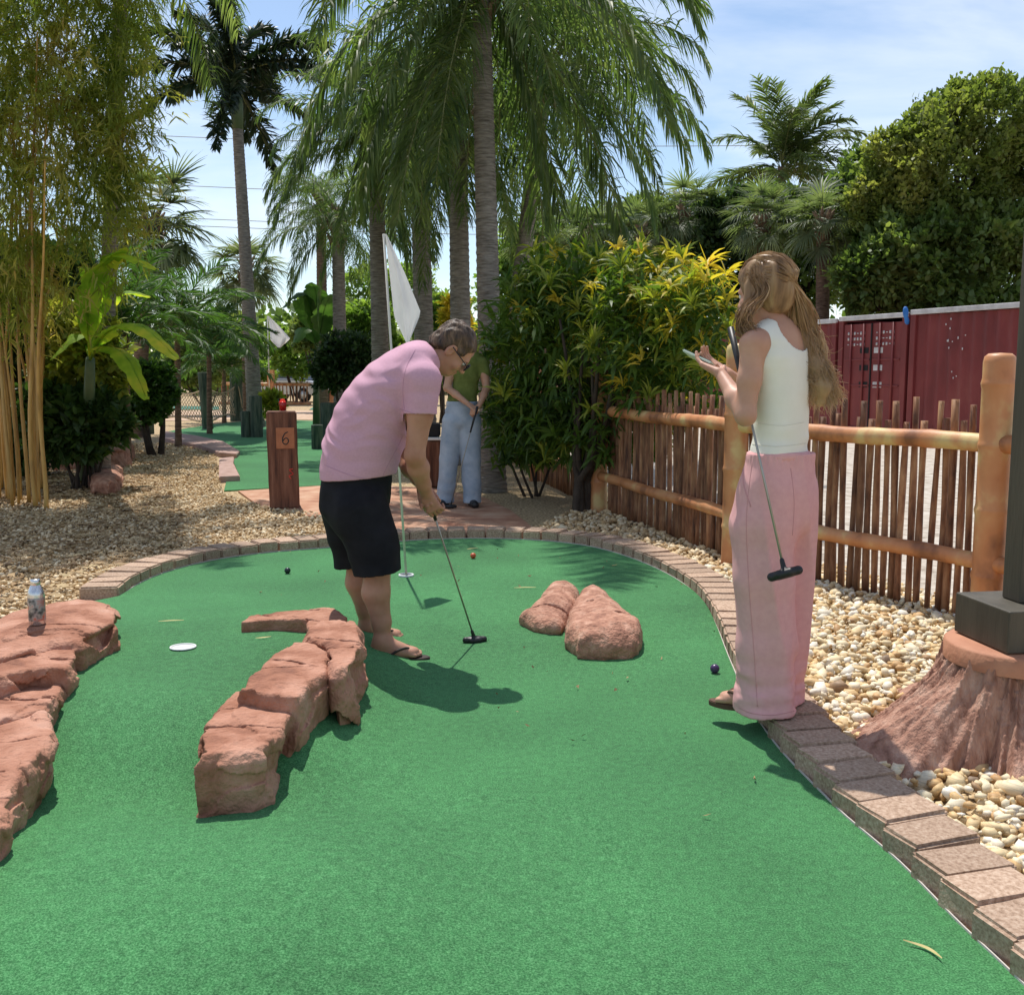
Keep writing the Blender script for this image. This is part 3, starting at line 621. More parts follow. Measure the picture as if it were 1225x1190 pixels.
# brown post with white top between the two golfers
b = G(519, 582, .0); square_post('marker_post', b, .20, .56, M_wood6, .2, label='short brown timber post with a pale top behind the man in pink', seed=3)
M_white = MT('white plastic', [(.72, .72, .70), (.8, .8, .78)], rough=.5)
link('scorecard_box', box_mesh('scorecard_box', (.21, .21, .035), M_white, .008), loc=b + Vector((0, 0, .585)), label='white tray lying on the short brown timber post', cat='tray')
link('black_bag', box_mesh('black_bag', (.17, .13, .17), MT('black nylon', [(.015, .015, .016)], rough=.7), .03, 3), loc=b + Vector((.0, .0, .69)), label='small black bag sitting on the short brown post', cat='bag')
# green pilings
for (px, py, top, w, lab, ln) in [(249, 513, 446, 13, 'tall round green piling holding the rope net', (-.05, 0)), (283, 503, 443, 15, 'leaning green piling at the far corner of the net', (.02, 0)),
        (307, 523, 474, 15, 'taller dark green piling of the pair before the royal palm', (0, 0)), (295, 523, 492, 13, 'short mossy piling beside the taller dark one', (0, 0)),
        (394, 523, 482, 20, 'dark green piling half hidden behind the back of the man', (0, 0)), (380, 537, 508, 14, 'low dark green stub piling just left of the man', (0, 0)), (178, 518, 478, 13, 'thick stub piling below the round bush', (0, 0))]:
    bb_ = G(px, py); r = w / 2 * bb_.y / F; h = (py - top) * bb_.y / F
    round_piling(bb_, r, h, lab, ln, seed=px)
# orange posts far away
def orange_post(px, py, top, w, lab):
    b = G(px, py); return square_post('orange_post', b, w * b.y / F, (py - top) * b.y / F, M_bam, .1, label=lab, cat='post', seed=px)
orange_post(325, 486, 443, 8, 'orange bamboo post in front of the parked car')
op = orange_post(402, 492, 457, 14, 'square orange post with an oval hole plate behind the man')
# far orange fence
ff = empty('far_fence', G(330, 484), label='distant orange bamboo railing in front of the parked car', cat='fence')
yy = G(330, 484).y
for z0 in (460, 483):
    a_, b_ = P(262, z0 - 1, yy), P(372, z0, yy); link('rail', tube('rail', [a_ - ff.location, b_ - ff.location], .07, M_bam, 10), ff)
for i in range(26):
    q = P(265 + i * 4.1, 486, yy) - ff.location; o = link('picket', PICK[i % 8], ff, (q.x, .08, 0)); o.scale = (1.4, 1.4, random.uniform(.85, 1.05))
# rope net
net = empty('rope_net', G(240, 500), label='sagging tan rope net strung between the green pilings', cat='net')
A_, B_ = G(200, 508), G(249, 512); C_ = G(283, 503)
parts = []
def netpt(u, v):
    a = A_.lerp(B_, min(u, 1)) if u <= 1 else B_.lerp(C_, u - 1)
    w = u % 1 if u < 2 else 1
    top = .98 - .16 * math.sin(math.pi * min(max(w, 0), 1)); low = .18 + .05 * math.sin(u * 5)
    return Vector((a.x, a.y - .12 * math.sin(math.pi * v), low + (top - low) * v + .0))
for i in range(31):
    for s_ in (1, -1):
        pts = []
        for j in range(13):
            u = i / 15 + s_ * j / 12 * .35
            if 0 <= u <= 1.97: pts.append(netpt(u, j / 12))
        if len(pts) > 2: parts.append(tube_arr([p - net.location for p in pts], .009, 4))
V, FF = merge(parts); link('mesh_cords', mesh_np('net_cords', V, FF, M_rope, True), net, kind='stuff')
for v_ in (0, 1): link('edge_rope', tube('edge_rope', [netpt(u, v_) - net.location for u in np.linspace(0, 1.97, 30)], .02, M_rope, 6), net)
pr = [P(268, 400, C_.y + .2), P(275, 430, C_.y), P(283, 452, C_.y - .1), P(290, 488, C_.y - .2)]
link('guy_rope', tube('guy_rope', spline(pr, 12), .016, M_rope, 6), loc=(0, 0, 0), label='slack rope hanging from above over the leaning piling', cat='rope')

# ============================================================ POLE ON ARTIFICIAL STUMP
M_pole = MT('dark olive bronze paint', [(.055, .048, .034), (.095, .082, .06)], scale=5, stretch=(2, 2, .3), rough=.6, bump=.15, bscale=40)
M_stump = MT('moulded red bark', [(.19, .085, .055), (.40, .215, .15), (.54, .35, .26)], scale=7, stretch=(3, 3, .8), detail=9, rough=.9, bump=.9, bscale=32, bdist=.012, pos=[.3, .5, .72])
pc = Vector((1.865, 3.66, 0))
stump = empty('artificial_stump', pc, label='flared red-brown moulded tree stump carrying the brown pole', cat='stump')
s = SDF((-.8, -.8, -.05), (.8, .8, .48), .008)
ang = np.arctan2(s.y + 0 * s.x, s.x + 0 * s.y); rad = np.sqrt(s.x ** 2 + s.y ** 2)
zt = .375
t = np.clip(s.z / zt, 0, 1)
lobes = .13 * np.sin(4 * ang + .9) + .07 * np.sin(7 * ang + 2.1) + .09 * np.cos(ang - math.pi * .97) ** 3
r0 = .25 + (.20 + lobes) * (1 - t) ** 1.9 + .09 * (1 - t)
fr = vnoise(ang * 26, t * 2.2 + 0 * ang, 0 * ang + 3) * .020 + np.abs(vnoise(ang * 11, t * 1.2 + 0 * ang, 0 * ang + 9)) * -.055 + .006 * fbm(s.x * 20, s.y * 20, s.z * 8, 3)
d = (rad - r0 - fr) * .75
top = zt + .012 * np.sin(6 * ang) + .008 * vnoise(ang * 9, 0 * ang, 0 * ang)
s.d = np.maximum(np.maximum(d, s.z - top), -.04 - s.z).astype(np.float32)
link('bark', s.mesh('stump_bark', M_stump), stump)
M_terra = MT('terracotta disc', [(.40, .17, .095), (.50, .24, .14)], scale=8, rough=.75, bump=.3, bscale=50)
link('top_disc', lathe('top_disc', [(.262, -.05), (.262, .012), (.252, .02), (.001, .022)], M_terra, 48), stump, (0, 0, zt + .005))
pole = empty('light_pole', pc + Vector((0, 0, zt + .03)), label='dark square metal pole on a boxy base at the right edge', cat='pole')
link('base_cover', box_mesh('base_cover', (.33, .33, .15), M_pole, .005), pole, (.0, .0, .075), (0, 0, R(8)))
link('shaft', box_mesh('shaft', (.105, .105, 5.2), M_pole, .006), pole, (.0, .0, .151 + 2.6), (0, 0, R(8)))

# ============================================================ CONTAINERS
M_cont = MT('maroon container paint', [(.13, .024, .024), (.21, .036, .036), (.27, .075, .06)], scale=1.6, detail=8, rough=.55, stretch=(1, 1, .4), pos=[.3, .55, .8])
M_lite = MT('container top rail, faded white', [(.45, .42, .42), (.68, .66, .66)], scale=4, rough=.6)
M_gum = MT('black rubber', [(.01, .01, .011)], rough=.7)
def corrugated(name, L, H, m, pitch=.28, dep=.045):
    xs = []; x = 0
    while x < L - pitch * .5: xs += [(x, 0), (x + pitch * .25, 0), (x + pitch * .5, dep), (x + pitch * .75, dep)]; x += pitch
    xs += [(L, 0)]
    V = [(a, b, 0) for a, b in xs] + [(a, b, H) for a, b in xs]; n = len(xs); Q = [(i, i + 1, n + i + 1, n + i) for i in range(n - 1)]
    return mesh_np(name, V, Q, m)
def container(loc, rz, L, Wd, H, label, front):
    """local: visible face on the plane y=0 facing -y, running along +x"""
    e = empty('shipping_container', loc, rz, label=label, cat='container', group='maroon shipping containers')
    link('roof', box_mesh('roof', (L, Wd, .06), M_cont, 0, 0), e, (L / 2, Wd / 2, H - .03 - .012))
    link('top_rail', box_mesh('top_rail', (L, .07, .10), M_lite, .01), e, (L / 2, -.005, H - .04))
    link('bottom_rail', box_mesh('bottom_rail', (L, .08, .16), M_cont, .01), e, (L / 2, 0, .12))
    for xx in (.07, L - .07): link('corner_post', box_mesh('corner_post', (.14, .14, H - .1), M_cont, .01), e, (xx, .04, H / 2 - .02))
    link('back_wall', box_mesh('back_wall', (L, .05, H - .15), M_cont), e, (L / 2, Wd, H / 2))
    for xx in (.03, L - .03): link('end_wall', box_mesh('end_wall', (.05, Wd - .2, H - .2), M_cont), e, (xx, Wd / 2 + .05, H / 2))
    if front == 'side':
        link('side_wall', corrugated('side_wall', L - .28, H - .3, M_cont), e, (.14, .03, .2))
    else:
        for k in (0, 1):
            wdt = (L - .30) / 2; d = link('door', box_mesh('door', (wdt - .015, .05, H - .34), M_cont, .008), e, (.15 + wdt * (k + .5), .02, H / 2))
            for q in (.3, .74): link('lock_rod', tube('lock_rod', [(0, 0, -1.12), (0, 0, 1.12)], .022, M_cont, 8), d, ((q - .5) * wdt, -.05, 0))
            for zz in (-.2, .35): link('recess_panel', box_mesh('recess_panel', (wdt * .9, .03, .04), M_cont, .005), d, (0, -.03, zz))
            for zz in (.55, .18, -.18): link('door_label', box_mesh('door_label', (.26, .004, .12), M_gum if (k + int(zz * 10)) % 2 else M_lite), d, ((-1) ** k * .22, -.0285, zz))
            rr = random.Random(k)
            mk = []
            for row in range(3):
                for c in range(6):
                    bmv = bmesh.new(); add_box(bmv, (-.28 + c * .095, 0, .92 - row * .12), (.05, .004, .06 if rr.random() > .3 else .02)); mm = bmesh.ops
                    v = np.array([list(w.co) for w in bmv.verts]); fcs = np.array([[w.index for w in f.verts] for f in bmv.faces]); bmv.free(); mk.append((v, fcs, []))
            V, FF = merge(mk); link('stencil_marks', mesh_np('stencil', V, FF, M_lite), d, (0, -.0285, 0), kind='stuff')
        link('gasket', box_mesh('gasket', (.03, .03, H - .34), M_gum), e, (L / 2, -.012, H / 2))
    return e
ca = math.atan2(-4.0, 1.75)
d_ = Vector((math.cos(ca), math.sin(ca), 0)); o_ = Vector((8.12, 21.1, 0)) - d_ * 2.1
container(o_ - d_ * 6.15, ca, 6.06, 2.44, 2.55, 'maroon container furthest left, cut off by the hair of the woman', 'side')
container(o_, ca, 2.02, 6.0, 2.58, 'maroon container showing its double doors with stencilled white marks', 'door')
cc = container(o_ + d_ * 2.10, ca, 6.06, 2.44, 2.62, 'maroon container with long corrugated side reaching the brown pole', 'side')
v, q, t = tube_arr([(.09 * math.cos(a), 0, .11 * math.sin(a)) for a in np.linspace(.9, 5.6, 22)], .016, 6); v[:, 1] *= .3
link('letter', mesh_np('letter', v, [q, t], M_lite, True), cc, (2.75, -.0, 1.95))
for i, (lx, lz, n_) in enumerate([(.95, 2.3, 3), (1.05, 1.85, 4), (1.3, 1.9, 3), (1.2, 1.25, 3)]):
    mk = []
    rr = random.Random(i)
    for c in range(n_):
        bmv = bmesh.new(); add_box(bmv, (rr.uniform(-.1, .1), 0, rr.uniform(-.2, .2)), (.025, .004, rr.uniform(.02, .06))); v = np.array([list(w.co) for w in bmv.verts]); fcs = np.array([[w.index for w in f.verts] for f in bmv.faces]); bmv.free(); mk.append((v, fcs, []))
    V, FF = merge(mk); link('scuff_marks', mesh_np('scuffs', V, FF, M_lite), cc, (lx, -.0, lz), kind='stuff')
M_blue = MT('blue tarp', [(.02, .12, .42), (.04, .22, .6)], rough=.6)
s = SDF((-.25, -.2, -.3), (.25, .2, .3), .02); s.ell((0, 0, .05), (.06, .05, .12)).ell((.03, 0, -.08), (.06, .05, .09)).ell((-.02, 0, .14), (.03, .03, .05)); s.disp(lambda x, y, z: .03 * vnoise(x * 12, y * 12, z * 6))
tp = o_ + d_ * 2.02; link('blue_rag', s.mesh('blue_rag', M_blue), loc=(tp.x - .06, tp.y, 2.50), label='crumpled blue rag caught on the top edge of the containers', cat='rag')

# ============================================================ CAR
M_carp = MT('silver car paint', [(.5, .5, .52)], rough=.25, metal=.3)
M_glass = MT('tinted glass', [(.015, .02, .028)], rough=.08, spec=.8)
M_tyre = MT('tyre', [(.015, .015, .015)], rough=.8)
def car(loc, rz):
    e = empty('parked_car', loc, rz, label='silver estate car with dark windows parked behind the orange railing', cat='car')
    def extr(name, prof, w0, w1, m, par=e, zc=0):
        n = len(prof); V = []
        for sgn, ww in ((-1, 0), (1, 0)):
            for x, z in prof: V.append((x, sgn * (w0 if z < 1.0 else w0 + (w1 - w0) * (z - 1.0) / .62), z))
        bm = bmesh.new(); vs = [bm.verts.new(v) for v in V]; bm.faces.new(vs[:n]); bm.faces.new(vs[n:][::-1])
        for i in range(n): j = (i + 1) % n; bm.faces.new((vs[j], vs[i], vs[n + i], vs[n + j]))
        bmesh.ops.recalc_face_normals(bm, faces=bm.faces[:]); bmesh.ops.bevel(bm, geom=[x_ for x_ in bm.edges if x_.calc_face_angle(0) > .5], offset=.04, segments=2, affect='EDGES')
        return link(name, bm_mesh(name, bm, m), par)
    extr('body', [(-2.25, .35), (-2.3, .8), (-2.2, 1.0), (1.2, 1.0), (2.1, .9), (2.28, .65), (2.25, .35)], .9, .9, M_carp)
    extr('cabin', [(-2.18, 1.0), (-1.95, 1.52), (-1.5, 1.64), (.1, 1.64), (.55, 1.52), (1.25, 1.0)], .86, .66, M_carp)
    extr('window', [(-1.95, 1.06), (-1.75, 1.46), (.05, 1.5), (.42, 1.44), (.95, 1.06)], .885, .70, M_glass)
    link('windshield', box_mesh('windshield', (.9, 1.3, .02), M_glass, .005), e, (.93, 0, 1.28), (0, R(37), 0))
    link('rear_window', box_mesh('rear_window', (.5, 1.3, .02), M_glass, .005), e, (-2.1, 0, 1.28), (0, R(-66), 0))
    for x in (-1.4, 1.4):
        for y in (-.82, .82):
            wv = link('wheel', lathe('tyre', [(.2, -.1), (.32, -.1), (.345, -.06), (.345, .06), (.32, .1), (.2, .1)], M_tyre, 24), e, (x, y, .34), (R(90), 0, 0))
            link('rim', lathe('rim', [(.001, .09), (.2, .095), (.2, -.095), (.001, -.09)], M_carp, 16), wv)
    for y in (-.65, .65): link('headlight', box_mesh('headlight', (.06, .35, .14), M_white, .02), e, (2.22, y, .72))
car((-10.3, 48.5, 0), R(-30))

# ============================================================ SMALL THINGS ON THE GREEN
def ball(px, py, col, lab, terr=True):
    r = .0215; p = G(px, py + 2, 0, terr); m = MT('ball ' + lab[:8], [col], rough=.3, spec=.5)
    bm = bmesh.new(); bmesh.ops.create_icosphere(bm, subdivisions=4, radius=r)
    for v in bm.verts:
        c = v.co.normalized(); v.co -= c * .0006 * max(0, math.sin(c.x * 26) * math.sin(c.y * 26) * math.sin(c.z * 26))
    link('golf_ball', bm_mesh('golf_ball', bm, m, True), loc=p + Vector((0, 0, r)), label=lab, cat='golf ball', group='golf balls on the green')
ball(344, 684, (.01, .02, .02), 'dark green-black golf ball at the back left of the green')
ball(566, 666, (.55, .09, .03), 'orange golf ball near the back edge of the green')
ball(855, 803, (.06, .03, .10), 'dark purple golf ball near the feet of the woman in pink')
cupp = G(219, 775, 0, True)
gn = Vector((-(gh(cupp.x + .05, cupp.y) - gh(cupp.x - .05, cupp.y)) / .1, -(gh(cupp.x, cupp.y + .05) - gh(cupp.x, cupp.y - .05)) / .1, 1)).normalized()
M_cup = MT('pale grey cup', [(.50, .50, .50), (.62, .62, .61)], scale=20, rough=.5)
hc = empty('golf_hole', cupp + Vector((0, 0, .004)), label='pale grey covered hole in the turf of the left channel', cat='hole'); hc.rotation_euler = gn.to_track_quat('Z', 'Y').to_euler()
link('rim', lathe('rim', [(.056, 0), (.056, .004), (.05, .005), (.049, .001)], M_white, 32), hc)
link('cover', lathe('cover', [(.0495, .0005), (.03, .001), (.001, .001)], M_cup, 32), hc)
fb = G(486, 689)
h2 = empty('golf_hole', fb + Vector((0, 0, .003)), label='far golf hole with the flag standing in it', cat='hole')
link('rim', lathe('rim', [(.052, 0), (.052, .01), (.046, .012), (.045, -.001)], M_white, 32), h2); link('cup_floor', lathe('cup_floor', [(.0455, 0.001), (.02, 0.001), (.001, .001)], M_black, 24), h2)
M_pole2 = MT('white fibreglass pole', [(.62, .60, .52)], rough=.4)
M_cloth = MT('white flag cloth', [(.72, .72, .72), (.8, .8, .8)], rough=.8, trans=.35)
def flag(base, top, w, h, label, hang=.75, seed=0, r=.008):
    e = empty('flagstick', base, label=label, cat='flag'); t = top - base
    link('pole', tube('pole', [Vector((0, 0, 0)), t * .5, t], r, M_pole2, 8), e)
    n, mrow = 18, 12; V = []; u_ = -t.normalized()
    for i in range(n):
        v = i / (n - 1); left = np.interp(v, [0, .75, 1], [0, .10, .45]) * w; right = np.interp(v, [0, .35, .72, 1], [.04, .55, 1.0, .55]) * w
        for j in range(mrow):
            s_ = j / (mrow - 1); x = left + (right - left) * s_ + .01
            V.append(tuple(t + u_ * (v * h) + Vector((x, (.04 * math.sin(s_ * 8 + seed + v * 2) + .02 * math.sin(s_ * 17 + v * 5)) * w * 3 * (.2 + v), .0))))
    Q = [(i * mrow + j, i * mrow + j + 1, (i + 1) * mrow + j + 1, (i + 1) * mrow + j) for i in range(n - 1) for j in range(mrow - 1)]
    me = mesh_np('cloth', V, Q, M_cloth, True); link('cloth', me, e); return e
flag(fb, P(459, 280, fb.y - .05), .20, .70, 'tall flagstick with a drooping white pennant behind the man', .62)
b2 = G(323, 494); flag(b2, P(320, 378, b2.y), .75, 1.05, 'distant small white flag above the parked car', .35, 2, .02)
# can
M_al = MT('brushed aluminium can', [(.55, .56, .58), (.72, .72, .74)], scale=30, rough=.25, metal=.9)
M_lab = MT('can print', [(.05, .06, .07), (.35, .36, .38), (.5, .12, .06)], scale=26, detail=2, rough=.35, metal=.6, pos=[.36, .5, .66])
dp = bpy.context.evaluated_depsgraph_get()
c0 = G(45, 746, .26)
for _ in range(4):
    zc_ = max((v.co.z for o in bpy.data.objects if o.name.startswith('rock') for v in o.data.vertices if (v.co.x + o.location.x - c0.x) ** 2 + (v.co.y + o.location.y - c0.y) ** 2 < .0009), default=.2)
    c0 = G(45, 746, zc_)
can = empty('drink_can', (c0.x, c0.y, zc_ - .002), label='silver aluminium drink bottle standing on the left rock', cat='can')
link('body', lathe('can_body', [(.001, 0), (.030, 0), (.033, .006), (.033, .125), (.031, .14), (.022, .16), (.0185, .166)], M_al, 32), can)
link('print_band', lathe('print_band', [(.0334, .02), (.0336, .021), (.0336, .115), (.0334, .116)], M_lab, 32), can)
link('cap', lathe('cap', [(.0185, .166), (.0195, .168), (.0195, .188), (.018, .19), (.001, .19)], M_al, 24), can)
# ============================================================ PEOPLE
def skin(name, a, b): return MT(name, [a, b], scale=6, detail=6, rough=.5, bump=.12, bscale=220, bdist=.001, sub=.12, spec=.35)
M_skin1 = skin('skin tanned', (.36, .165, .10), (.50, .265, .175)); M_skin2 = skin('skin light tan', (.46, .235, .155), (.58, .335, .235)); M_skin3 = skin('skin warm', (.42, .22, .14), (.52, .30, .20))
def cloth(name, a, b, scale=5, weave=420, bump=.25, rough=.85):
    return MT(name, [a, b], scale=scale, detail=8, rough=rough, bump=bump, bscale=weave, bdist=.002, spec=.15)
M_shirt = cloth('pink jersey', (.57, .325, .405), (.62, .36, .445), 90, 300)
M_shorts = cloth('black shorts', (.010, .010, .013), (.018, .018, .022), 10)
M_tank = cloth('white ribbed cotton', (.80, .77, .67), (.86, .83, .74), 8, 200)
M_pants = cloth('pink linen', (.68, .355, .35), (.735, .40, .39), 40, 260, .3)
M_olive = cloth('olive green knit', (.10, .125, .03), (.15, .18, .05), 20)
M_jean = cloth('light washed denim', (.26, .33, .42), (.42, .48, .55), 7, 260)
M_rub = MT('dark rubber sole', [(.02, .014, .012), (.04, .028, .022)], rough=.7)
M_steel = MT('steel shaft', [(.30, .28, .25), (.42, .40, .36)], rough=.35, metal=.8)
M_hair1 = MT('short brown greying hair', [(.022, .013, .008), (.10, .058, .032), (.24, .16, .10)], scale=60, detail=4, rough=.55, stretch=(1, 1, .25), bump=.9, bscale=180, bdist=.004, pos=[.3, .55, .75])
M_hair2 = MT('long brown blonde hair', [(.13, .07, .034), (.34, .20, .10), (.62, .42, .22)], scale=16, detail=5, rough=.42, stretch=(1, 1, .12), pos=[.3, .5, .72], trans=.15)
M_hair3 = MT('dark brown hair', [(.03, .018, .01), (.07, .04, .02)], scale=30, rough=.5)
M_eye = MT('eye white', [(.6, .58, .55)], rough=.2); M_iris = MT('iris', [(.03, .02, .015)], rough=.2)
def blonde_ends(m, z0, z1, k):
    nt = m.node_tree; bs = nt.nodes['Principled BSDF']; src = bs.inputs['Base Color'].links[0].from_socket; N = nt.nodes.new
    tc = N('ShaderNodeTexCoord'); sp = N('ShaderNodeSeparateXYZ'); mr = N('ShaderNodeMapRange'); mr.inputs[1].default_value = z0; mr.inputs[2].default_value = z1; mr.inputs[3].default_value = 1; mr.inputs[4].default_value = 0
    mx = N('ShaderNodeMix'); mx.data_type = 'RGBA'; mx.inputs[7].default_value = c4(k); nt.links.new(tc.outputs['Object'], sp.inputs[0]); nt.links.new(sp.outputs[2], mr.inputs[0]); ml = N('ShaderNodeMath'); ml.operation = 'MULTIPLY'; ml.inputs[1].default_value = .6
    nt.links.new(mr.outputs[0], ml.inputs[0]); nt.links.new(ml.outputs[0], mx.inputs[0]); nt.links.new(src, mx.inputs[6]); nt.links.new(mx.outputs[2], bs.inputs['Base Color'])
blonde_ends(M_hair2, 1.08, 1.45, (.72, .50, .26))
V3 = lambda a: np.array([a[0], a[1], a[2]], float)
def unit(a): a = np.array(a, float); return a / np.linalg.norm(a)
def basis(f, up=(0, 0, 1)):
    """columns: side, forward, up"""
    f = unit(f); sd_ = unit(np.cross(f, up)); u = np.cross(sd_, f); return np.stack([sd_, f, u], 1)
def mm3(B): return Matrix([list(r) for r in B])
def head(s, c, B, k=1.0, hairless=True):
    c = V3(c); T = lambda x, y, z: c + B @ (np.array([x, y, z]) * k); Mx = mm3(B); r = lambda *a: [q * k for q in a]
    s.ell(T(0, -.014, .035), r(.074, .094, .083), Mx, .02); s.ell(T(0, .030, -.020), r(.060, .062, .082), Mx, .03); s.ell(T(0, .046, -.078), r(.042, .042, .030), Mx, .03)
    s.cap(T(-.035, .080, .020), T(.035, .080, .020), .010 * k, k=.015); s.cap(T(0, .086, .012), T(0, .108, -.026), .007 * k, .012 * k, .012)
    for q in (-1, 1):
        s.ell(T(q * .013, .098, -.030), r(.008, .009, .007), Mx, .008); s.ell(T(q * .031, .096, .004), r(.015, .012, .010), Mx, .012, True); s.ell(T(q * .040, .066, -.028), r(.022, .020, .020), Mx, .02)
        s.ell(T(q * .076, -.006, -.008), r(.009, .019, .031), Mx, .008); s.ell(T(q * .084, .000, -.006), r(.006, .010, .018), Mx, .006, True)
    s.ell(T(0, .090, -.052), r(.024, .010, .006), Mx, .006); s.ell(T(0, .088, -.063), r(.020, .010, .007), Mx, .006); s.ell(T(0, .101, -.0575), r(.022, .006, .0022), Mx, .003, True)
def eyes(c, B, parent, k=1.0):
    c = V3(c)
    for q in (-1, 1):
        p = c + B @ (np.array([q * .031, .079, .004]) * k); bm = bmesh.new(); bmesh.ops.create_icosphere(bm, subdivisions=3, radius=.0118 * k)
        e = link('eye', bm_mesh('eye', bm, M_eye, True), parent, Vector(p) - parent.location)
        bm = bmesh.new(); bmesh.ops.create_icosphere(bm, subdivisions=2, radius=.0055 * k); link('iris', bm_mesh('iris', bm, M_iris, True), e, Vector(B @ np.array([0, .0078 * k, 0])))
def hand(s, w, d, n, thumb, curl=(.5, .5, .5, .5), k=1.0, tcurl=.3, tout=.8):
    """w wrist, d direction of the fingers, n the way the palm faces, thumb +1/-1 side along d x n"""
    w = V3(w); d = unit(d); n = unit(np.array(n) - d * np.dot(n, d)); sd_ = np.cross(d, n)
    for q in (-.027, -.009, .009, .027): s.cap(w + sd_ * q * .55 * k + d * .008, w + d * .082 * k + sd_ * q * k, .0145 * k, .0115 * k, .012)
    Ls = [(.040, .024, .020), (.045, .028, .021), (.041, .026, .020), (.032, .020, .018)]
    for i, q in enumerate((.030, .010, -.010, -.029)):
        q *= thumb; p = w + d * .080 * k + sd_ * q * k; a = 0; dd = unit(d + sd_ * q * 1.2)
        for j, L in enumerate(Ls[i]):
            a += curl[i] * (1.0, 1.15, .8)[j]; v = dd * math.cos(a) + n * math.sin(a); p2 = p + v * L * k; r = (.0088, .0080, .0072)[j] * k
            s.cap(p, p2, r, r * .93, .004); p = p2
    p = w + d * .022 * k + sd_ * .024 * thumb * k; v = unit(d * .7 + sd_ * thumb * tout + n * .35); p2 = p + v * .040 * k; s.cap(p, p2, .0145 * k, .0105 * k, .012)
    v2 = unit(v + n * tcurl); p3 = p2 + v2 * .032 * k; s.cap(p2, p3, .0100 * k, .0092 * k, .005); v3 = unit(v2 + n * tcurl * .6 + d * .2); s.cap(p3, p3 + v3 * .025 * k, .0092 * k, .0078 * k, .004)
def foot(s, ank, d, k=1.0, zs=0.0):
    """ankle point, toe direction; sole at zs"""
    ank = V3(ank); d = unit([d[0], d[1], 0]); sd_ = np.array([d[1], -d[0], 0]); g = np.array([ank[0], ank[1], zs])
    s.cap(ank, g - d * .035 * k + [0, 0, .030], .036 * k, .031 * k, .03); s.cap(ank, g + d * .07 * k + [0, 0, .040], .036 * k, .026 * k, .03)
    s.cap(g + d * .07 * k + [0, 0, .036], g + d * .145 * k + [0, 0, .024], .030 * k, .021 * k, .03); s.cap(g - d * .02 * k + [0, 0, .026], g + d * .13 * k + sd_ * .018 * k + [0, 0, .020], .026 * k, .020 * k, .02)
    s.cap(g - d * .02 * k + [0, 0, .026], g + d * .13 * k - sd_ * .020 * k + [0, 0, .020], .026 * k, .020 * k, .02)
    for i, (q, L) in enumerate(((-.030, .062), (-.012, .062), (.004, .056), (.018, .046), (.031, .034))):
        p = g + d * (.135 - abs(q) * .3) * k + sd_ * q * k + [0, 0, .017]; s.cap(p, p + d * L * .62 * k - [0, 0, .004], .0105 * k if i else .0135 * k, .009 * k if i else .012 * k, .004)
    s.plane((0, 0, zs), (0, 0, -1)) if False else None
def spine(s, pts, add=0.0, k=.03, n=14):
    """pts: (centre, half depth, half breadth, depth axis, breadth axis)"""
    C = spline([p[0] for p in pts], n); A = np.interp(np.linspace(0, len(pts) - 1, n), range(len(pts)), [p[1] for p in pts]); Bb = np.interp(np.linspace(0, len(pts) - 1, n), range(len(pts)), [p[2] for p in pts])
    br = unit(pts[0][3])
    for i in range(n):
        t = unit(C[min(i + 1, n - 1)] - C[max(i - 1, 0)]); b = unit(br - t * np.dot(br, t)); a = np.cross(b, t)
        s.ell(C[i], (A[i] + add, Bb[i] + add, .085 + add), mm3(np.stack([a, b, t], 1)), k)
def person(loc, label): return empty('person', loc, label=label, cat='person')
def part(name, s, m, par, **k):
    me = s.mesh(name, m, True)
    off = np.array(par.location); co = np.empty(len(me.vertices) * 3, np.float32); me.vertices.foreach_get('co', co); co = co.reshape(-1, 3) - off.astype(np.float32); me.vertices.foreach_set('co', co.ravel()); me.update()
    return link(name, me, par, **k)
def putter(top, headp, hdir, label, grip=.25):
    """shaft from the grip end down to the head"""
    top = V3(top); hp = V3(headp); e = empty('putter', Vector(hp), label=label, cat='putter'); t = top - hp; L = np.linalg.norm(t); u = t / L; hd = unit(hdir)
    link('shaft', tube('shaft', [tuple(u * .02), tuple(t * .5), tuple(t)], .0046, M_steel, 8), e)
    link('grip', tube('grip', [tuple(t - u * grip), tuple(t - u * grip * .6), tuple(t)], [.0085, .011, .0125], M_black, 10), e)
    s = SDF((-.1, -.1, -.05), (.1, .1, .1), .004); n = np.cross(hd, u); n = unit(n)
    s.cap(-hd * .048, hd * .048, .0165, k=.004); s.cap(n * .012 - hd * .02, n * .012 + hd * .02, .015, k=.01); s.cap(-n * .012 - hd * .02, -n * .012 + hd * .02, .015, k=.01); s.cap((0, 0, 0), u * .05, .011, .0085, .008)
    link('head', s.mesh('putter_head', M_black), e); return e

# ---------------------------------------------------------------- man in the pink t-shirt
Y0 = 4.93
def m(px, py, y=0.0): return V3(P(px, py, Y0 + y))
man = person(Vector((m(450, 700)[0], Y0, 0)), 'man in pink t-shirt and black shorts bending over to putt')
BR = (0, 1, 0)
tor = [(m(424, 600), .155, .175, BR), (m(428, 566), .170, .185, BR), (m(434, 535), .180, .190, BR), (m(448, 500), .178, .195, BR), (m(468, 468), .158, .205, BR), (m(492, 445), .120, .190, BR), (m(506, 434), .085, .14, BR)]
nearS, farS = m(508, 456, -.19), m(512, 452, .19)
nearE, farE = m(496, 545, -.20), m(486, 550, .18)
nearW, farW = m(510, 590, -.045), m(505, 580, .035)
grip_top = m(507, 578, 0); headp = V3(G(568, 769)) + [0, 0, .018]; gd = unit(headp - grip_top)
hc_ = m(541, 418); fd = unit((.60, .10, -.80)); HB = basis(fd, (0.75, 0, .6))
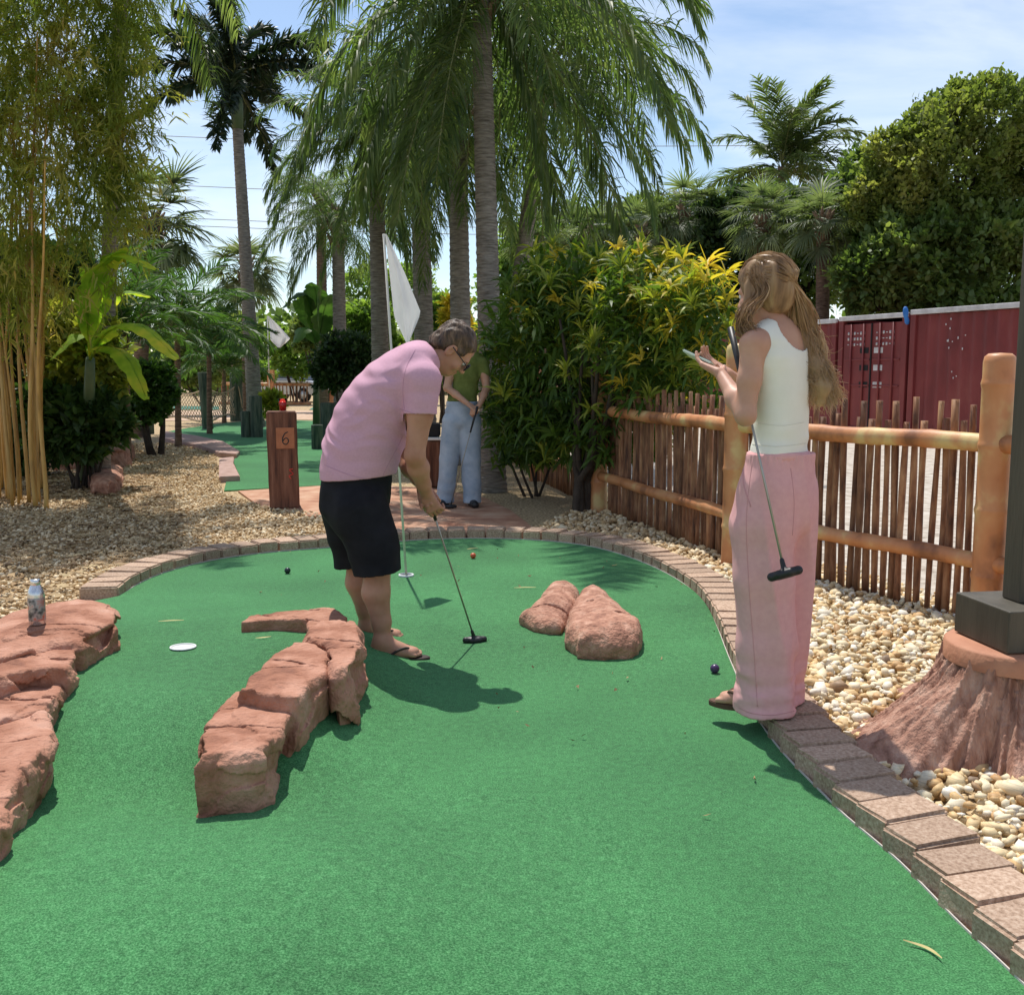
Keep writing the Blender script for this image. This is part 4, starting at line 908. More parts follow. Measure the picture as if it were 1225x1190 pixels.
nA = np.array([m(458, 780, -.13)[0], Y0 - .13, .095]); fA = np.array([m(440, 762, .16)[0], Y0 + .16, .095])
sole = .016
s = SDF((m(375, 0)[0], Y0 - .42, -.02), (m(600, 0)[0], Y0 + .42, P(0, 375, Y0).z), .0052)
spine(s, [(p[0], p[1], p[2], p[3]) for p in tor], -.014)
s.chain([(m(500, 440), .075), (m(516, 432), .062), (m(530, 424), .058)], .03)
head(s, hc_, HB, 1.04)
for S_, E_, W_, sg in ((nearS, nearE, nearW, 1), (farS, farE, farW, -1)):
    s.chain([(S_, .070), (S_ * .55 + E_ * .45, .056), (E_, .046)], .03); s.chain([(E_, .046), (E_ * .68 + W_ * .32, .050), (E_ * .25 + W_ * .75, .034), (W_, .029)], .02)
fwd = unit((.80, 0, -.60))
hd1 = unit((.42, 0, -.90))
hand(s, nearW + [0, .002, 0], unit(hd1 + np.array([0, .10, 0])), (0.15, 1, 0.1), -1, (.75, .78, .80, .82), 1.08, .6, .35)
hand(s, farW, unit(hd1 + np.array([.1, -.08, 0])), (0.15, -1, 0.1), 1, (.75, .78, .80, .82), 1.08, .6, .35)
for hip, knee, A_ in ((m(430, 605, -.10), m(452, 672, -.13), nA), (m(418, 600, .10), m(430, 664, .14), fA)):
    calf = knee * .62 + A_ * .38 + [-.018, 0, 0]
    s.chain([(hip, .115), (knee, .066)], .03); s.chain([(knee, .064), (calf, .066), (A_ * .75 + knee * .25, .045), (A_, .037)], .02)
foot(s, nA, (1, .03), 1.06, sole + .004); foot(s, fA, (.93, .38), 1.06, sole + .004)
part('body', s, M_skin1, man)
eyes(hc_, HB, man, 1.04)
# shirt
s = SDF((m(370, 0)[0], Y0 - .42, P(0, 600, Y0).z), (m(545, 0)[0], Y0 + .42, P(0, 395, Y0).z), .0052)
spine(s, tor, .006, .04)
s.cap(m(496, 438, -.12), m(502, 452, -.17), .075, .085, .04); s.cap(m(496, 438, .12), m(502, 452, .17), .075, .085, .04)
for S_, E_ in ((nearS, nearE), (farS, farE)): s.chain([(S_ + [-.008, 0, .004], .080), (S_ * .55 + E_ * .45, .076)], .035)
def fold(x, y, z):
    u = (x * .72 + z * .69); v = (x * -.69 + z * .72)
    return .008 * vnoise(u * 10 + 1.5 * vnoise(x * 4, y * 4, z * 4), v * 2.0 + y * 2, y * 5) + .009 * np.abs(vnoise(u * 9 + 4 * v + 2 * vnoise(x * 5, y * 5, z * 5), v * 3.0, y * 6)) - .004 + .003 * vnoise(x * 3, y * 3, z * 28) - .002
s.disp(fold)
s.shell(.010)
dn = unit(nearE - nearS)
for S_, E_ in ((nearS, nearE), (farS, farE)):
    q = S_ * .56 + E_ * .44; dd = unit(unit(E_ - S_) + np.array([.12, 0, 0]))
    lo = np.abs(s.y - S_[1]) < .13; pl_ = (s.x - q[0]) * dd[0] + (s.y - q[1]) * dd[1] + (s.z - q[2]) * dd[2]
    near_arm = (np.sqrt((s.x - q[0]) ** 2 + (s.y - q[1]) ** 2 + (s.z - q[2]) ** 2) < .17) & (s.x > q[0] - .075) & lo
    s.d = np.where(near_arm, np.maximum(s.d, pl_), s.d).astype(np.float32)
t0 = unit(m(434, 535) - m(424, 600)); q = m(426, 570) ; s.plane(q, (t0 * -1 + np.array([.25, 0, 0])) )
s.cap(m(517, 430), m(545, 408), .074, .10, .004, True); s.cap(m(520, 446), m(545, 440), .06, .08, .01, True)
part('t_shirt', s, M_shirt, man)
# shorts
s = SDF((m(370, 0)[0], Y0 - .36, P(0, 705, Y0).z), (m(500, 0)[0], Y0 + .40, P(0, 540, Y0).z), .0055)
spine(s, [(m(422, 612), .150, .180, BR), (m(425, 590), .166, .186, BR), (m(428, 566), .160, .178, BR), (m(430, 545), .150, .170, BR)], -.001, .04, 8)
s.chain([(m(430, 612, -.10), .150), (m(446, 650, -.12), .122), (m(455, 705, -.13), .112)], .03); s.chain([(m(416, 605, .09), .145), (m(422, 640, .12), .118), (m(429, 692, .14), .108)], .03)
s.disp(lambda x, y, z: .006 * vnoise(x * 14, y * 14, z * 4) + .004 * vnoise(x * 9, y * 9, z * 22))
s.shell(.010); q = m(428, 556); s.plane(q, t0 + np.array([-.2, 0, 0]))
zc = P(0, 684, Y0 - .13).z; hemz = np.where(s.y > Y0 + .01, P(0, 671, Y0 + .14).z, zc); s.d = np.maximum(s.d, hemz - s.z + (s.x - m(452, 0)[0]) * .12).astype(np.float32)
part('shorts', s, M_shorts, man)
# hair
s = SDF(tuple(hc_ - .2), tuple(hc_ + .2), .004)
T = lambda x, y, z: hc_ + HB @ (np.array([x, y, z]) * 1.04); Mx = mm3(HB)
s.ell(T(0, -.016, .040), (.084, .105, .094), Mx, .02); s.ell(T(0, -.055, -.020), (.066, .058, .060), Mx, .03)
loc = lambda x, y, z: tuple(HB[0, i] * (x - hc_[0]) + HB[1, i] * (y - hc_[1]) + HB[2, i] * (z - hc_[2]) for i in range(3))
def hairline(x, y, z):
    a, b, c = loc(x, y, z); face = b - .052 + .0 * c - np.clip(c - .05, 0, 1) * .9; low = -(c + .035) - np.clip(-b - .03, 0, .05) * 1.0 + np.clip(.0 + b, 0, 1) * 1.1
    return np.maximum(face, low)
s.d = np.maximum(s.d, hairline(s.x, s.y, s.z)).astype(np.float32)
for q in (-1, 1): s.ell(T(q * .08, .002, -.012), (.022, .026, .036), Mx, .006, True)
s.disp(lambda x, y, z: .0065 * vnoise(loc(x, y, z)[0] * 70, loc(x, y, z)[1] * 24, loc(x, y, z)[2] * 40) + .005 * vnoise(x * 26, y * 26, z * 26))
part('hair', s, M_hair1, man)
# glasses
gl = []
for q in (-1, 1):
    a = [tuple(T(q * .032 + .026 * math.cos(t), .106, .003 + .019 * math.sin(t)) - np.array(man.location)) for t in np.linspace(0, 2 * math.pi, 18)]; gl.append(tube_arr(a, .0026, 6))
    gl.append(tube_arr([tuple(T(q * .058, .104, .008) - np.array(man.location)), tuple(T(q * .080, .05, .010) - np.array(man.location)), tuple(T(q * .083, -.010, .012) - np.array(man.location))], .0024, 6))
gl.append(tube_arr([tuple(T(-.008, .108, .006) - np.array(man.location)), tuple(T(.008, .108, .006) - np.array(man.location))], .0024, 6))
V, FF = merge(gl); gg = link('glasses', mesh_np('glasses', V, FF, M_black, True), man)
for q in (-1, 1):
    a = [tuple(T(q * .032 + .025 * math.cos(t), .106, .003 + .018 * math.sin(t)) - np.array(man.location)) for t in np.linspace(0, 2 * math.pi, 17)[:-1]]; link('lens', mesh_np('lens', a, [tuple(range(16))], M_glass), gg)
def flipflop(par, A_, d, zs, k=1.0, m_=None):
    d = unit([d[0], d[1], 0]); sd_ = np.array([d[1], -d[0], 0]); o = np.array([A_[0], A_[1], 0]); L0 = -.078; pts = []
    for t in np.linspace(0, 2 * math.pi, 40)[:-1]:
        u = math.cos(t); w = .046 + .008 * u - (.012 if abs(u) < .35 else 0) * (1 - abs(u) / .35); pts.append(o + d * (.072 + .142 * u) * k + sd_ * w * math.sin(t) * k)
    fl = link('flip_flop', poly_slab('sole', [(p[0] - par.location.x, p[1] - par.location.y) for p in pts], zs - par.location.z - sole, zs - par.location.z + .004, m_ or M_rub, .003), par)
    top = o + d * .135 * k + [0, 0, zs + .03]; tl = []
    for q in (-1, 1): tl.append(tube_arr(spline([top + [0, 0, -.01], o + d * .115 * k + sd_ * q * .020 * k + [0, 0, zs + .052], o + d * .07 * k + sd_ * q * .040 * k + [0, 0, zs + .045], o + d * .02 * k + sd_ * q * .044 * k + [0, 0, zs + .006]], 14) - np.array(par.location), .0065, 6))
    V, FF = merge(tl); link('strap', mesh_np('strap', V, FF, m_ or M_rub, True), fl)
flipflop(man, nA, (1, .03), sole, 1.06); flipflop(man, fA, (.93, .38), sole, 1.06)
putter(grip_top - gd * .02, headp, (1, .25, 0), 'putter gripped by the man in pink, black head hovering over the turf', .22)

# ---------------------------------------------------------------- woman in pink trousers (seen from behind)
zb_ = .072; wb = G(920, 856, zb_); YW = wb.y + .10
def w(px, py, y=0.0): return V3(P(px, py, YW + y))
wom = person(Vector((w(928, 800)[0], YW, zb_)), 'woman with long blonde-brown hair, white tank top and pink trousers looking at a phone')
az = R(48); fw = np.array([-math.sin(az), math.cos(az), 0]); lf = np.array([-math.cos(az), -math.sin(az), 0]); br = lf
tw = [(w(928, 590), .100, .160, br), (w(930, 560), .098, .150, br), (w(934, 520), .083, .122, br), (w(935, 490), .082, .118, br), (w(934, 455), .092, .130, br), (w(932, 425), .088, .145, br), (w(930, 404), .060, .120, br)]
LS = w(901, 412, -.10); RS = w(957, 418, .12); LE = w(892, 497, -.13); LW = w(862, 447, .06)
RE = w(940, 500, .26); RW = w(872, 448, .19)
hcw = w(914, 349, 0); fdw = unit((-.74, .60, -.26)); HW = basis(fdw)
s = SDF((w(815, 0)[0], YW - .34, zb_ - .02), (w(1000, 0)[0], YW + .50, P(0, 295, YW).z), .0055)
spine(s, [(p[0], p[1] * (.80 if i < 2 else 1), p[2] * (.80 if i < 2 else 1), p[3]) for i, p in enumerate(tw)], -.006)
s.cap(LS + [0, 0, .004], w(930, 403), .044, .055, .04); s.cap(RS + [0, 0, .01], w(930, 403), .05, .06, .04)
s.chain([(w(929, 402), .052), (w(922, 380), .046)], .03); head(s, hcw, HW, .97)
s.chain([(LS, .046), (LS * .5 + LE * .5, .041), (LE, .035)], .025); s.chain([(LE, .038), (LE * .6 + LW * .4, .036), (LW, .022)], .02)
s.chain([(RS, .053), (RS * .5 + RE * .5, .044), (RE, .036)], .03); s.chain([(RE, .036), (RE * .6 + RW * .4, .034), (RW, .022)], .02)
ph = w(834, 428, .16)
hand(s, LW, unit(ph - LW + np.array([0.0, 0, -.02])), (.15, .35, .9), 1, (.18, .22, .25, .30), .98, .3, .9)
hand(s, RW, unit(ph - RW + np.array([.0, .02, .01])), (.1, -.5, .8), -1, (.25, .3, .32, .35), .98, .3, .6)
LF = np.array([w(906, 845, -.04)[0], YW - .04, zb_ + .085]); RF = np.array([w(944, 845, .07)[0], YW + .07, zb_ + .085])
for hip, F_ in ((w(912, 600, -.05), LF), (w(943, 600, .05), RF)): s.chain([(hip, .075), ((hip + F_) / 2, .05), (F_, .036)], .03)
foot(s, LF, (-.75, .45), .92, zb_ + .012); foot(s, RF, (.25, .9), .92, zb_ + .012)
part('body', s, M_skin2, wom); eyes(hcw, HW, wom, .97)
# tank top
s = SDF((w(870, 0)[0], YW - .26, P(0, 552, YW).z), (w(990, 0)[0], YW + .30, P(0, 380, YW).z), .0045)
spine(s, tw, .004, .03); s.cap(LS * .62 + w(930, 403) * .38 + [0, 0, .006], w(930, 403), .048, .055, .03); s.cap(RS * .62 + w(930, 403) * .38 + [0, 0, .006], w(930, 403), .048, .055, .03)
s.disp(lambda x, y, z: .0025 * vnoise(x * 8, y * 8, z * 30) + .0035 * vnoise(x * 6 + 3, y * 6, z * 14) * sstep(P(0, 490, YW).z, P(0, 540, YW).z, z))
s.shell(.006)
s.ell(w(935, 397) - fw * .045, (.086, .086, .078), None, .008, True); s.ell(w(930, 388), (.07, .07, .09), None, .006, True)     # neck opening
s.cap(LS + lf * .020 + [0, 0, -.012], LS + lf * .12 + [0, 0, .03], .064, .09, .004, True); s.cap(RS - lf * .020 + [0, 0, -.012], RS - lf * .12 + [0, 0, .03], .064, .09, .004, True)
s.plane(w(930, 541), (0, 0, -1))
part('tank_top', s, M_tank, wom)
# trousers
s = SDF((w(860, 0)[0], YW - .30, zb_ - .01), (w(995, 0)[0], YW + .34, P(0, 530, YW).z), .006)
spine(s, [(w(928, 620), .118, .172, br), (w(929, 595), .120, .170, br), (w(930, 565), .104, .150, br), (w(932, 545), .090, .130, br), (w(933, 530), .088, .126, br)], .004, .03, 9)
s.chain([(w(920, 590, -.04), .118), (w(915, 630, -.05), .124), (w(914, 690, -.06), .116), (w(916, 770, -.06), .105), (w(917, 835, -.07), .112), (w(914, 858, -.07), .122)], .03)
s.chain([(w(940, 590, .05), .116), (w(944, 630, .06), .120), (w(946, 690, .07), .108), (w(943, 770, .08), .098), (w(938, 835, .08), .100), (w(936, 862, .08), .106)], .012)
zk = zb_ + .16
s.disp(lambda x, y, z: .030 * np.abs(vnoise(x * 11 + 1.6 * z, y * 11, z * 1.2)) * (.35 + .65 * sstep(P(0, 590, YW).z, P(0, 680, YW).z, z)) + .014 * vnoise(x * 6, y * 6, z * 1.2 + 4) - .011 + .004 * vnoise(x * 12, y * 12, z * 12) + (.012 * vnoise(x * 6, y * 6, z * 24) + .006 * vnoise(x * 14, y * 14, z * 50)) * (1 - sstep(zk - .08, zk + .12, z)) + .003 * np.sin(np.arctan2(y - YW, x - w(932, 0)[0]) * 38) * sstep(P(0, 560, YW).z, P(0, 545, YW).z, z))
s.shell(.012); s.plane(w(930, 541), (0, 0, 1)); s.plane((0, 0, zb_ + .008), (0, 0, -1))
tr_ = part('trousers', s, M_pants, wom)
wc = w(932, 544); bandp = []
ring = [tuple(wc + lf * .137 * math.cos(a) + fw * .100 * math.sin(a) - np.array(wom.location)) for a in np.linspace(0, 2 * math.pi, 50)]
v, q, t = tube_arr(ring, .008, 8, False); v[:, 2] = (v[:, 2] - (wc[2] - zb_)) * 2.0 + (wc[2] - zb_) ; link('waistband', mesh_np('waistband', v, [q], M_pants, True), tr_)
seam = [w(884 + .6 * math.sin(i), 560 + i * 8, -.12) - np.array(wom.location) for i in range(6)]
flipflop(wom, LF, (-.75, .45), zb_ + .012, .92, MT('brown sandal', [(.10, .05, .03)], rough=.7)); flipflop(wom, RF, (.25, .9), zb_ + .012, .92, M_rub)
# hair: a soft mass under many separate strands
s = SDF(tuple(hcw - [.2, .25, .55]), tuple(hcw + [.40, .3, .2]), .006)
T = lambda x, y, z: hcw + HW @ (np.array([x, y, z]) * .97); Mx = mm3(HW)
s.ell(T(0, -.018, .040), (.085, .105, .094), Mx, .02); s.ell(T(0, -.040, -.02), (.070, .060, .078), Mx, .03)
s.chain([(T(.02, -.065, -.02), .052), (w(951, 376, .06), .058), (w(962, 408, .04), .048), (w(975, 440, .0), .040), (w(982, 462, -.02), .034), (w(982, 480, -.02), .020)], .03)
s.cap(T(-.066, .02, .02), w(893, 388, -.07), .024, .018, .02)
loc2 = lambda x, y, z: tuple(HW[0, i] * (x - hcw[0]) + HW[1, i] * (y - hcw[1]) + HW[2, i] * (z - hcw[2]) for i in range(3))
def hl2(x, y, z):
    a, b, c = loc2(x, y, z); return b - .062 - np.clip(c - .04, 0, 1) * .7
s.d = np.maximum(s.d, hl2(s.x, s.y, s.z)).astype(np.float32)
s.disp(lambda x, y, z: .007 * vnoise(x * 44, y * 44, z * 7) + .006 * vnoise(x * 20, y * 20, z * 9))
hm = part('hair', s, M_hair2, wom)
rg = np.random.default_rng(44); SV = []
ends = [(985, 470, -.03), (996, 478, 0), (975, 482, .0), (965, 474, -.03), (1002, 474, .02), (990, 484, -.02), (960, 460, -.03), (994, 452, .0)]
for i in range(2100):
    th = rg.uniform(0, 2 * math.pi); phi = math.acos(rg.uniform(-.15, 1)); dv = np.array([math.sin(phi) * math.cos(th), math.sin(phi) * math.sin(th), math.cos(phi)])
    if dv[1] > .62: continue
    el_ = lambda q: T(q[0] * .0905, -.018 + q[1] * .1115, .040 + q[2] * .099); rt = el_(dv)
    sd1 = T(dv[0] * .092 * (1 if abs(dv[0]) > .5 else 1.3), -.03 + min(dv[1], .3) * .095, -.02)
    left = dv[0] < -.45 and dv[1] > -.25
    j = rg.normal(0, 1, (4, 3))
    if left:
        pts = [rt, sd1 + j[0] * .006, w(890, 378, -.09) + j[1] * .012, w(889 + rg.uniform(-4, 14), 395 + rg.uniform(-6, 10), -.09) + j[2] * .014]
    else:
        e_ = ends[rg.integers(len(ends))]; mid = w(955, 384, .03) + j[1] * .024; m2 = w(969, 418, .02) + j[2] * .023; m3 = w(981, 448, -.01) + j[3] * .022
        tg_ = unit(np.array([.12 + .25 * dv[0], -.93, -.42 + .12 * dv[2]])); arcs = [el_(unit(dv * (1 - f) + tg_ * f)) + j[0] * .003 for f in (.22, .45, .7, 1.0)]
        en = w(e_[0] + rg.normal(0, 4), e_[1] + rg.normal(0, 5), e_[2]) + j[0] * .010
        pts = [rt] + arcs + [mid, m2, m3, en]
    n = 30; c = spline(pts, n); ph_ = rg.uniform(0, 6.28); am = rg.uniform(.003, .010)
    tt = np.linspace(0, 1, n); cur = tt ** 2; c[:, 0] += am * np.sin(tt * 19 + ph_ * .35) * cur; c[:, 1] += am * np.cos(tt * 14 + ph_) * cur
    wd = (.0024 if i % 9 else .0012) * (1 - .75 * tt[:, None] ** 2); tg = np.gradient(c, axis=0); tg /= np.linalg.norm(tg, axis=1)[:, None] + 1e-9
    sdv = np.cross(tg, rg.normal(size=3) * .5 + np.array([0, 1, 0])); sdv /= np.linalg.norm(sdv, axis=1)[:, None] + 1e-9
    v = np.concatenate([c - sdv * wd, c + sdv * wd]); q = np.array([(a, a + 1, n + a + 1, n + a) for a in range(n - 1)]); SV.append((v - np.array(wom.location), q, []))
for i in range(70):   # flyaway hairs
    a = w(968 + rg.uniform(-12, 12), 400 + rg.uniform(0, 60), rg.uniform(-.04, .04)); b = a + np.array([rg.uniform(.02, .10), rg.normal(0, .03), rg.uniform(-.06, .03)]); mid = (a + b) / 2 + rg.normal(0, .012, 3)
    c = spline([a, mid, b], 10); wd = np.full((10, 1), .0006); sdv = np.tile([[0, 0, 1.]], (10, 1)); v = np.concatenate([c - sdv * wd, c + sdv * wd]); q = np.array([(k_, k_ + 1, 11 + k_, 10 + k_) for k_ in range(9)]); SV.append((v - np.array(wom.location), q, []))
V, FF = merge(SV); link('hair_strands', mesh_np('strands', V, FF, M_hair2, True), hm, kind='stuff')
# phone
M_phone = MT('pale green phone case', [(.52, .60, .50), (.58, .66, .56)], rough=.35)
pd = unit(V3(w(824, 425, .20)) - V3(w(850, 437, .12))); pn = unit(np.cross(pd, unit((.3, .8, -.2)))); 
if pn[2] < 0: pn = -pn
ps = np.cross(pn, pd); bm = bmesh.new(); add_box(bm, (0, 0, 0), (.150, .072, .010)); bmesh.ops.bevel(bm, geom=bm.edges[:], offset=.004, segments=3, affect='EDGES')
Mp = mm3(np.stack([pd, ps, pn], 1)).to_4x4()
phc = Vector(w(838, 430, .16)); phn = empty('phone', phc, label='pale green phone held flat in the hands of the woman in pink trousers', cat='phone')
o = link('case', bm_mesh('case', bm, M_phone), phn); o.matrix_local = Mp
bm = bmesh.new(); add_box(bm, (0, 0, .0056), (.142, .066, .0012)); o2 = link('screen', bm_mesh('screen', bm, M_glass), phn); o2.matrix_local = Mp
putter(w(874, 392, .03), w(939, 686, -.30), (.86, -.25, .30), 'putter with black grip tucked under the arm of the woman in pink trousers', .26)

# ---------------------------------------------------------------- woman in light jeans
jb = G(548, 606, .01); YJ = jb.y + .05
def jn(px, py, y=0.0): return V3(P(px, py, YJ + y))
jw = person(Vector((jn(552, 0)[0], YJ, .01)), 'woman in olive green top and light blue jeans standing with a putter')
XR = (1, 0, 0)
tj = [(jn(552, 495), .10, .165, XR), (jn(553, 482), .095, .150, XR), (jn(556, 465), .085, .118, XR), (jn(558, 448), .092, .130, XR), (jn(559, 434), .08, .145, XR), (jn(559, 427), .055, .12, XR)]
hj = jn(556, 407, -.04); fj = unit((-.15, -1, -.35)); HJ = basis(fj)
s = SDF((jn(515, 0)[0], YJ - .32, .0), (jn(595, 0)[0], YJ + .25, P(0, 385, YJ).z), .0075)
spine(s, tj, -.006, .03, 10); s.chain([(jn(558, 428), .055), (jn(557, 415), .048)], .03); head(s, hj, HJ, 1.0)
hj0 = jn(568, 489, -.20)
for S_, E_, W_, sg in ((jn(541, 434), jn(535, 464, -.03), jn(561, 484, -.20), 1), (jn(577, 434), jn(582, 464, -.03), jn(573, 486, -.20), -1)):
    s.chain([(S_, .052), (E_, .038)], .03); s.chain([(E_, .038), (E_ * .6 + W_ * .4, .036), (W_, .024)], .02)
    hand(s, W_, unit((.5 * sg, -.35, -.35)), (0, .2, -1), sg, (.8, .8, .8, .8), 1.0, .4, .5)
JL = np.array([jn(532, 600)[0], YJ, .09]); JR = np.array([jn(565, 600)[0], YJ - .02, .09])
for h_, f_ in ((jn(543, 500), JL), (jn(563, 500), JR)): s.chain([(h_, .085), ((h_ + f_) / 2, .055), (f_, .036)], .03)
part('body', s, M_skin3, jw); eyes(hj, HJ, jw)
s = SDF((jn(515, 0)[0], YJ - .2, P(0, 490, YJ).z), (jn(600, 0)[0], YJ + .2, P(0, 415, YJ).z), .0065)
spine(s, tj, .008, .03, 10)
for a, b in ((jn(542, 434), jn(537, 447)), (jn(577, 434), jn(580, 447))): s.cap(a, b, .062, .058, .03)
s.disp(lambda x, y, z: .005 * vnoise(x * 12, y * 12, z * 20)); s.ell(jn(558, 421, -.03), (.085, .09, .09), None, .006, True); s.plane(jn(555, 480), (0, 0, -1)); s.plane(jn(577, 448), (0, 0, -1)) if False else None
part('green_top', s, M_olive, jw)
s = SDF((jn(515, 0)[0], YJ - .25, .02), (jn(590, 0)[0], YJ + .25, P(0, 475, YJ).z), .008)
spine(s, [(jn(552, 505), .115, .19, XR), (jn(552, 492), .108, .175, XR), (jn(553, 478), .100, .158, XR)], .0, .03, 5)
s.chain([(jn(542, 505), .115), (jn(537, 550), .098), (jn(532, 607), .092)], .02); s.chain([(jn(562, 505), .115), (jn(563, 550), .098), (jn(565, 609), .092)], .02)
s.disp(lambda x, y, z: .008 * vnoise(x * 12, y * 12, z * 3) + .010 * vnoise(x * 8, y * 8, z * 16) * (1 - sstep(.15, .5, z))); s.plane(jn(555, 480), (0, 0, 1)); s.plane((0, 0, .045), (0, 0, -1))
part('jeans', s, M_jean, jw)
for f_, d_2 in ((JL, (-.3, -1)), (JR, (.25, -1))):
    dd = unit([d_2[0], d_2[1], 0]); s = SDF((f_[0] - .25, YJ - .35, .005), (f_[0] + .25, YJ + .2, .16), .007); b_ = np.array([f_[0], f_[1], .05])
    s.cap(b_ - dd * .03, b_ + dd * .14 - [0, 0, .008], .045, .040, .03); s.cap(b_ + [0, 0, .02], b_ + [0, 0, .05], .045, .045, .03); s.plane((0, 0, .013), (0, 0, -1)); part('shoe', s, M_black, jw)
s = SDF(tuple(hj - .2), tuple(hj + .2), .006); T = lambda x, y, z: hj + HJ @ np.array([x, y, z]); s.ell(T(0, -.02, .04), (.086, .105, .092), mm3(HJ), .02); s.ell(T(0, -.06, -.03), (.07, .055, .09), mm3(HJ), .03)
s.d = np.maximum(s.d, (HJ[0, 1] * (s.x - hj[0]) + HJ[1, 1] * (s.y - hj[1]) + HJ[2, 1] * (s.z - hj[2])) - .05).astype(np.float32); s.disp(lambda x, y, z: .006 * vnoise(x * 40, y * 40, z * 15)); part('hair', s, M_hair3, jw)
putter(jn(571, 486, -.26), V3(G(539, 608, .012)) + [0, 0, .02], (1, .2, 0), 'putter with dark grip resting upright in front of the woman in jeans', .27)

# ---------------------------------------------------------------- stitched seams laid on the clothes
from mathutils.bvhtree import BVHTree
def seam(obj, par, pxs, m_, r=.0014, n=26, name='seam'):
    me = obj.data; bv = BVHTree.FromPolygons([v.co + par.location for v in me.vertices], [tuple(p.vertices) for p in me.polygons]); pts = []
    for q in spline([(p[0], p[1], 0) for p in pxs], n):
        o = Vector((0, 0, CAM_H)); hit = bv.ray_cast(o, ray(q[0], q[1]).normalized())
        if hit[0] is not None: pts.append(hit[0] - par.location + hit[1] * r * .2)
    if len(pts) > 3: link(name, tube(name, pts, r, m_, 5), obj)
PO = {o.name: o for o in COL.objects}
M_seam1 = MT('pink thread', [(.47, .255, .345)], rough=.8); M_seam2 = MT('rose thread', [(.60, .30, .295)], rough=.8); M_seam3 = MT('cream thread', [(.68, .65, .56)], rough=.8)
seam(PO['t_shirt'], man, [(478, 489), (497, 495), (517, 499)], M_seam1, .0016)
seam(PO['t_shirt'], man, [(388, 556), (425, 570), (466, 576)], M_seam1, .0014)
seam(PO['t_shirt'], man, [(490, 500), (478, 530), (462, 560), (456, 576)], M_seam1, .0012)
seam(PO['t_shirt'], man, [(497, 418), (486, 440), (482, 465), (484, 490)], M_seam1, .0014)
seam(PO['trousers'], wom, [(900, 552), (893, 620), (896, 700), (902, 780), (906, 845)], M_seam2, .0014, 50)
seam(PO['trousers'], wom, [(889, 560), (890, 580), (898, 606)], M_seam2, .0026, 16, 'pocket_edge')
seam(PO['trousers'], wom, [(884, 846), (900, 853), (925, 855), (950, 850)], M_seam2, .0018, 30)
seam(PO['trousers'], wom, [(946, 560), (950, 600), (948, 640)], M_seam2, .0014, 20)
seam(PO['tank_top'], wom, [(900, 531), (930, 534), (964, 530)], M_seam3, .0014, 30)
seam(PO['tank_top'], wom, [(906, 506), (935, 509), (962, 505)], M_seam3, .0012, 30)
# ============================================================ VEGETATION
def leafmat(name, cols, tr=.42, scale=2.2, rnd=.22, rough=.5, tcol=(1.5, 1.6, .7), pos=None, spec=.4):
    return MT(name, cols, scale=scale, detail=3, rough=rough, trans=tr, rnd=rnd, tcol=tcol, pos=pos, spec=spec)
M_queen = leafmat('queen palm leaf', [(.045, .085, .030), (.10, .155, .055), (.19, .235, .10)], .5)
M_royal = leafmat('royal palm leaf', [(.014, .030, .014), (.030, .052, .024)], .16)
M_sabal = leafmat('fan palm leaf', [(.07, .10, .05), (.13, .17, .09), (.21, .24, .14)], .45)
M_coco = leafmat('coconut leaf', [(.08, .12, .045), (.15, .19, .08)], .45)
M_areca = leafmat('areca leaf', [(.035, .085, .02), (.085, .17, .04)], .45)
M_bamb = leafmat('bamboo leaf', [(.15, .21, .04), (.29, .33, .07), (.44, .40, .12), (.50, .34, .12)], .6, 1.6, pos=[.32, .48, .60, .70])
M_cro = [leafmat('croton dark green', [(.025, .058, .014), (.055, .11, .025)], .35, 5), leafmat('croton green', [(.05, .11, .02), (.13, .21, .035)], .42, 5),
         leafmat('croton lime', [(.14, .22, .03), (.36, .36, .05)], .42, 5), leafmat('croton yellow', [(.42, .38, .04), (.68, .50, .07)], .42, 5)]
M_tree = leafmat('broad leaf', [(.06, .11, .028), (.14, .205, .06), (.25, .30, .10)], .45, .55, 0)
M_tree2 = leafmat('olive broad leaf', [(.085, .13, .035), (.18, .225, .06), (.31, .31, .10)], .5, .5, 0)
M_dark = leafmat('dark hedge leaf', [(.022, .048, .016), (.055, .10, .032)], .35, .8, 0)
M_bright = leafmat('sunny shrub leaf', [(.08, .15, .03), (.17, .27, .055), (.29, .37, .10)], .55, 1.0, 0)
M_ban = leafmat('banana leaf', [(.13, .27, .02), (.27, .42, .04), (.50, .50, .06)], .55, 3, .15, .62, spec=.2)
M_bark = MT('grey palm bark', [(.10, .085, .07), (.22, .195, .165), (.33, .30, .26)], scale=7, detail=8, rough=.95, stretch=(1, 1, 7), bump=1, bscale=12, bdist=.02)
M_bark2 = MT('brown palm bark', [(.07, .045, .03), (.17, .11, .07), (.26, .18, .12)], scale=7, detail=8, rough=.95, stretch=(1, 1, 5), bump=1, bscale=14, bdist=.02)
M_shaft = MT('green crownshaft', [(.05, .09, .035), (.09, .13, .06)], scale=3, rough=.5)
M_boot = MT('dry leaf bases', [(.12, .075, .045), (.30, .21, .14)], scale=12, rough=.9)
M_rach = MT('leaf stalk', [(.12, .15, .05), (.22, .22, .09)], scale=4, rough=.5)
M_cane = MT('golden bamboo cane', [(.22, .12, .03), (.42, .24, .06), (.50, .33, .11)], scale=3, stretch=(2, 2, .6), detail=5, rough=.4, rnd=.2)
M_twig = MT('dark branch', [(.035, .025, .018), (.08, .06, .045)], scale=10, rough=.9, bump=.5, bscale=40)

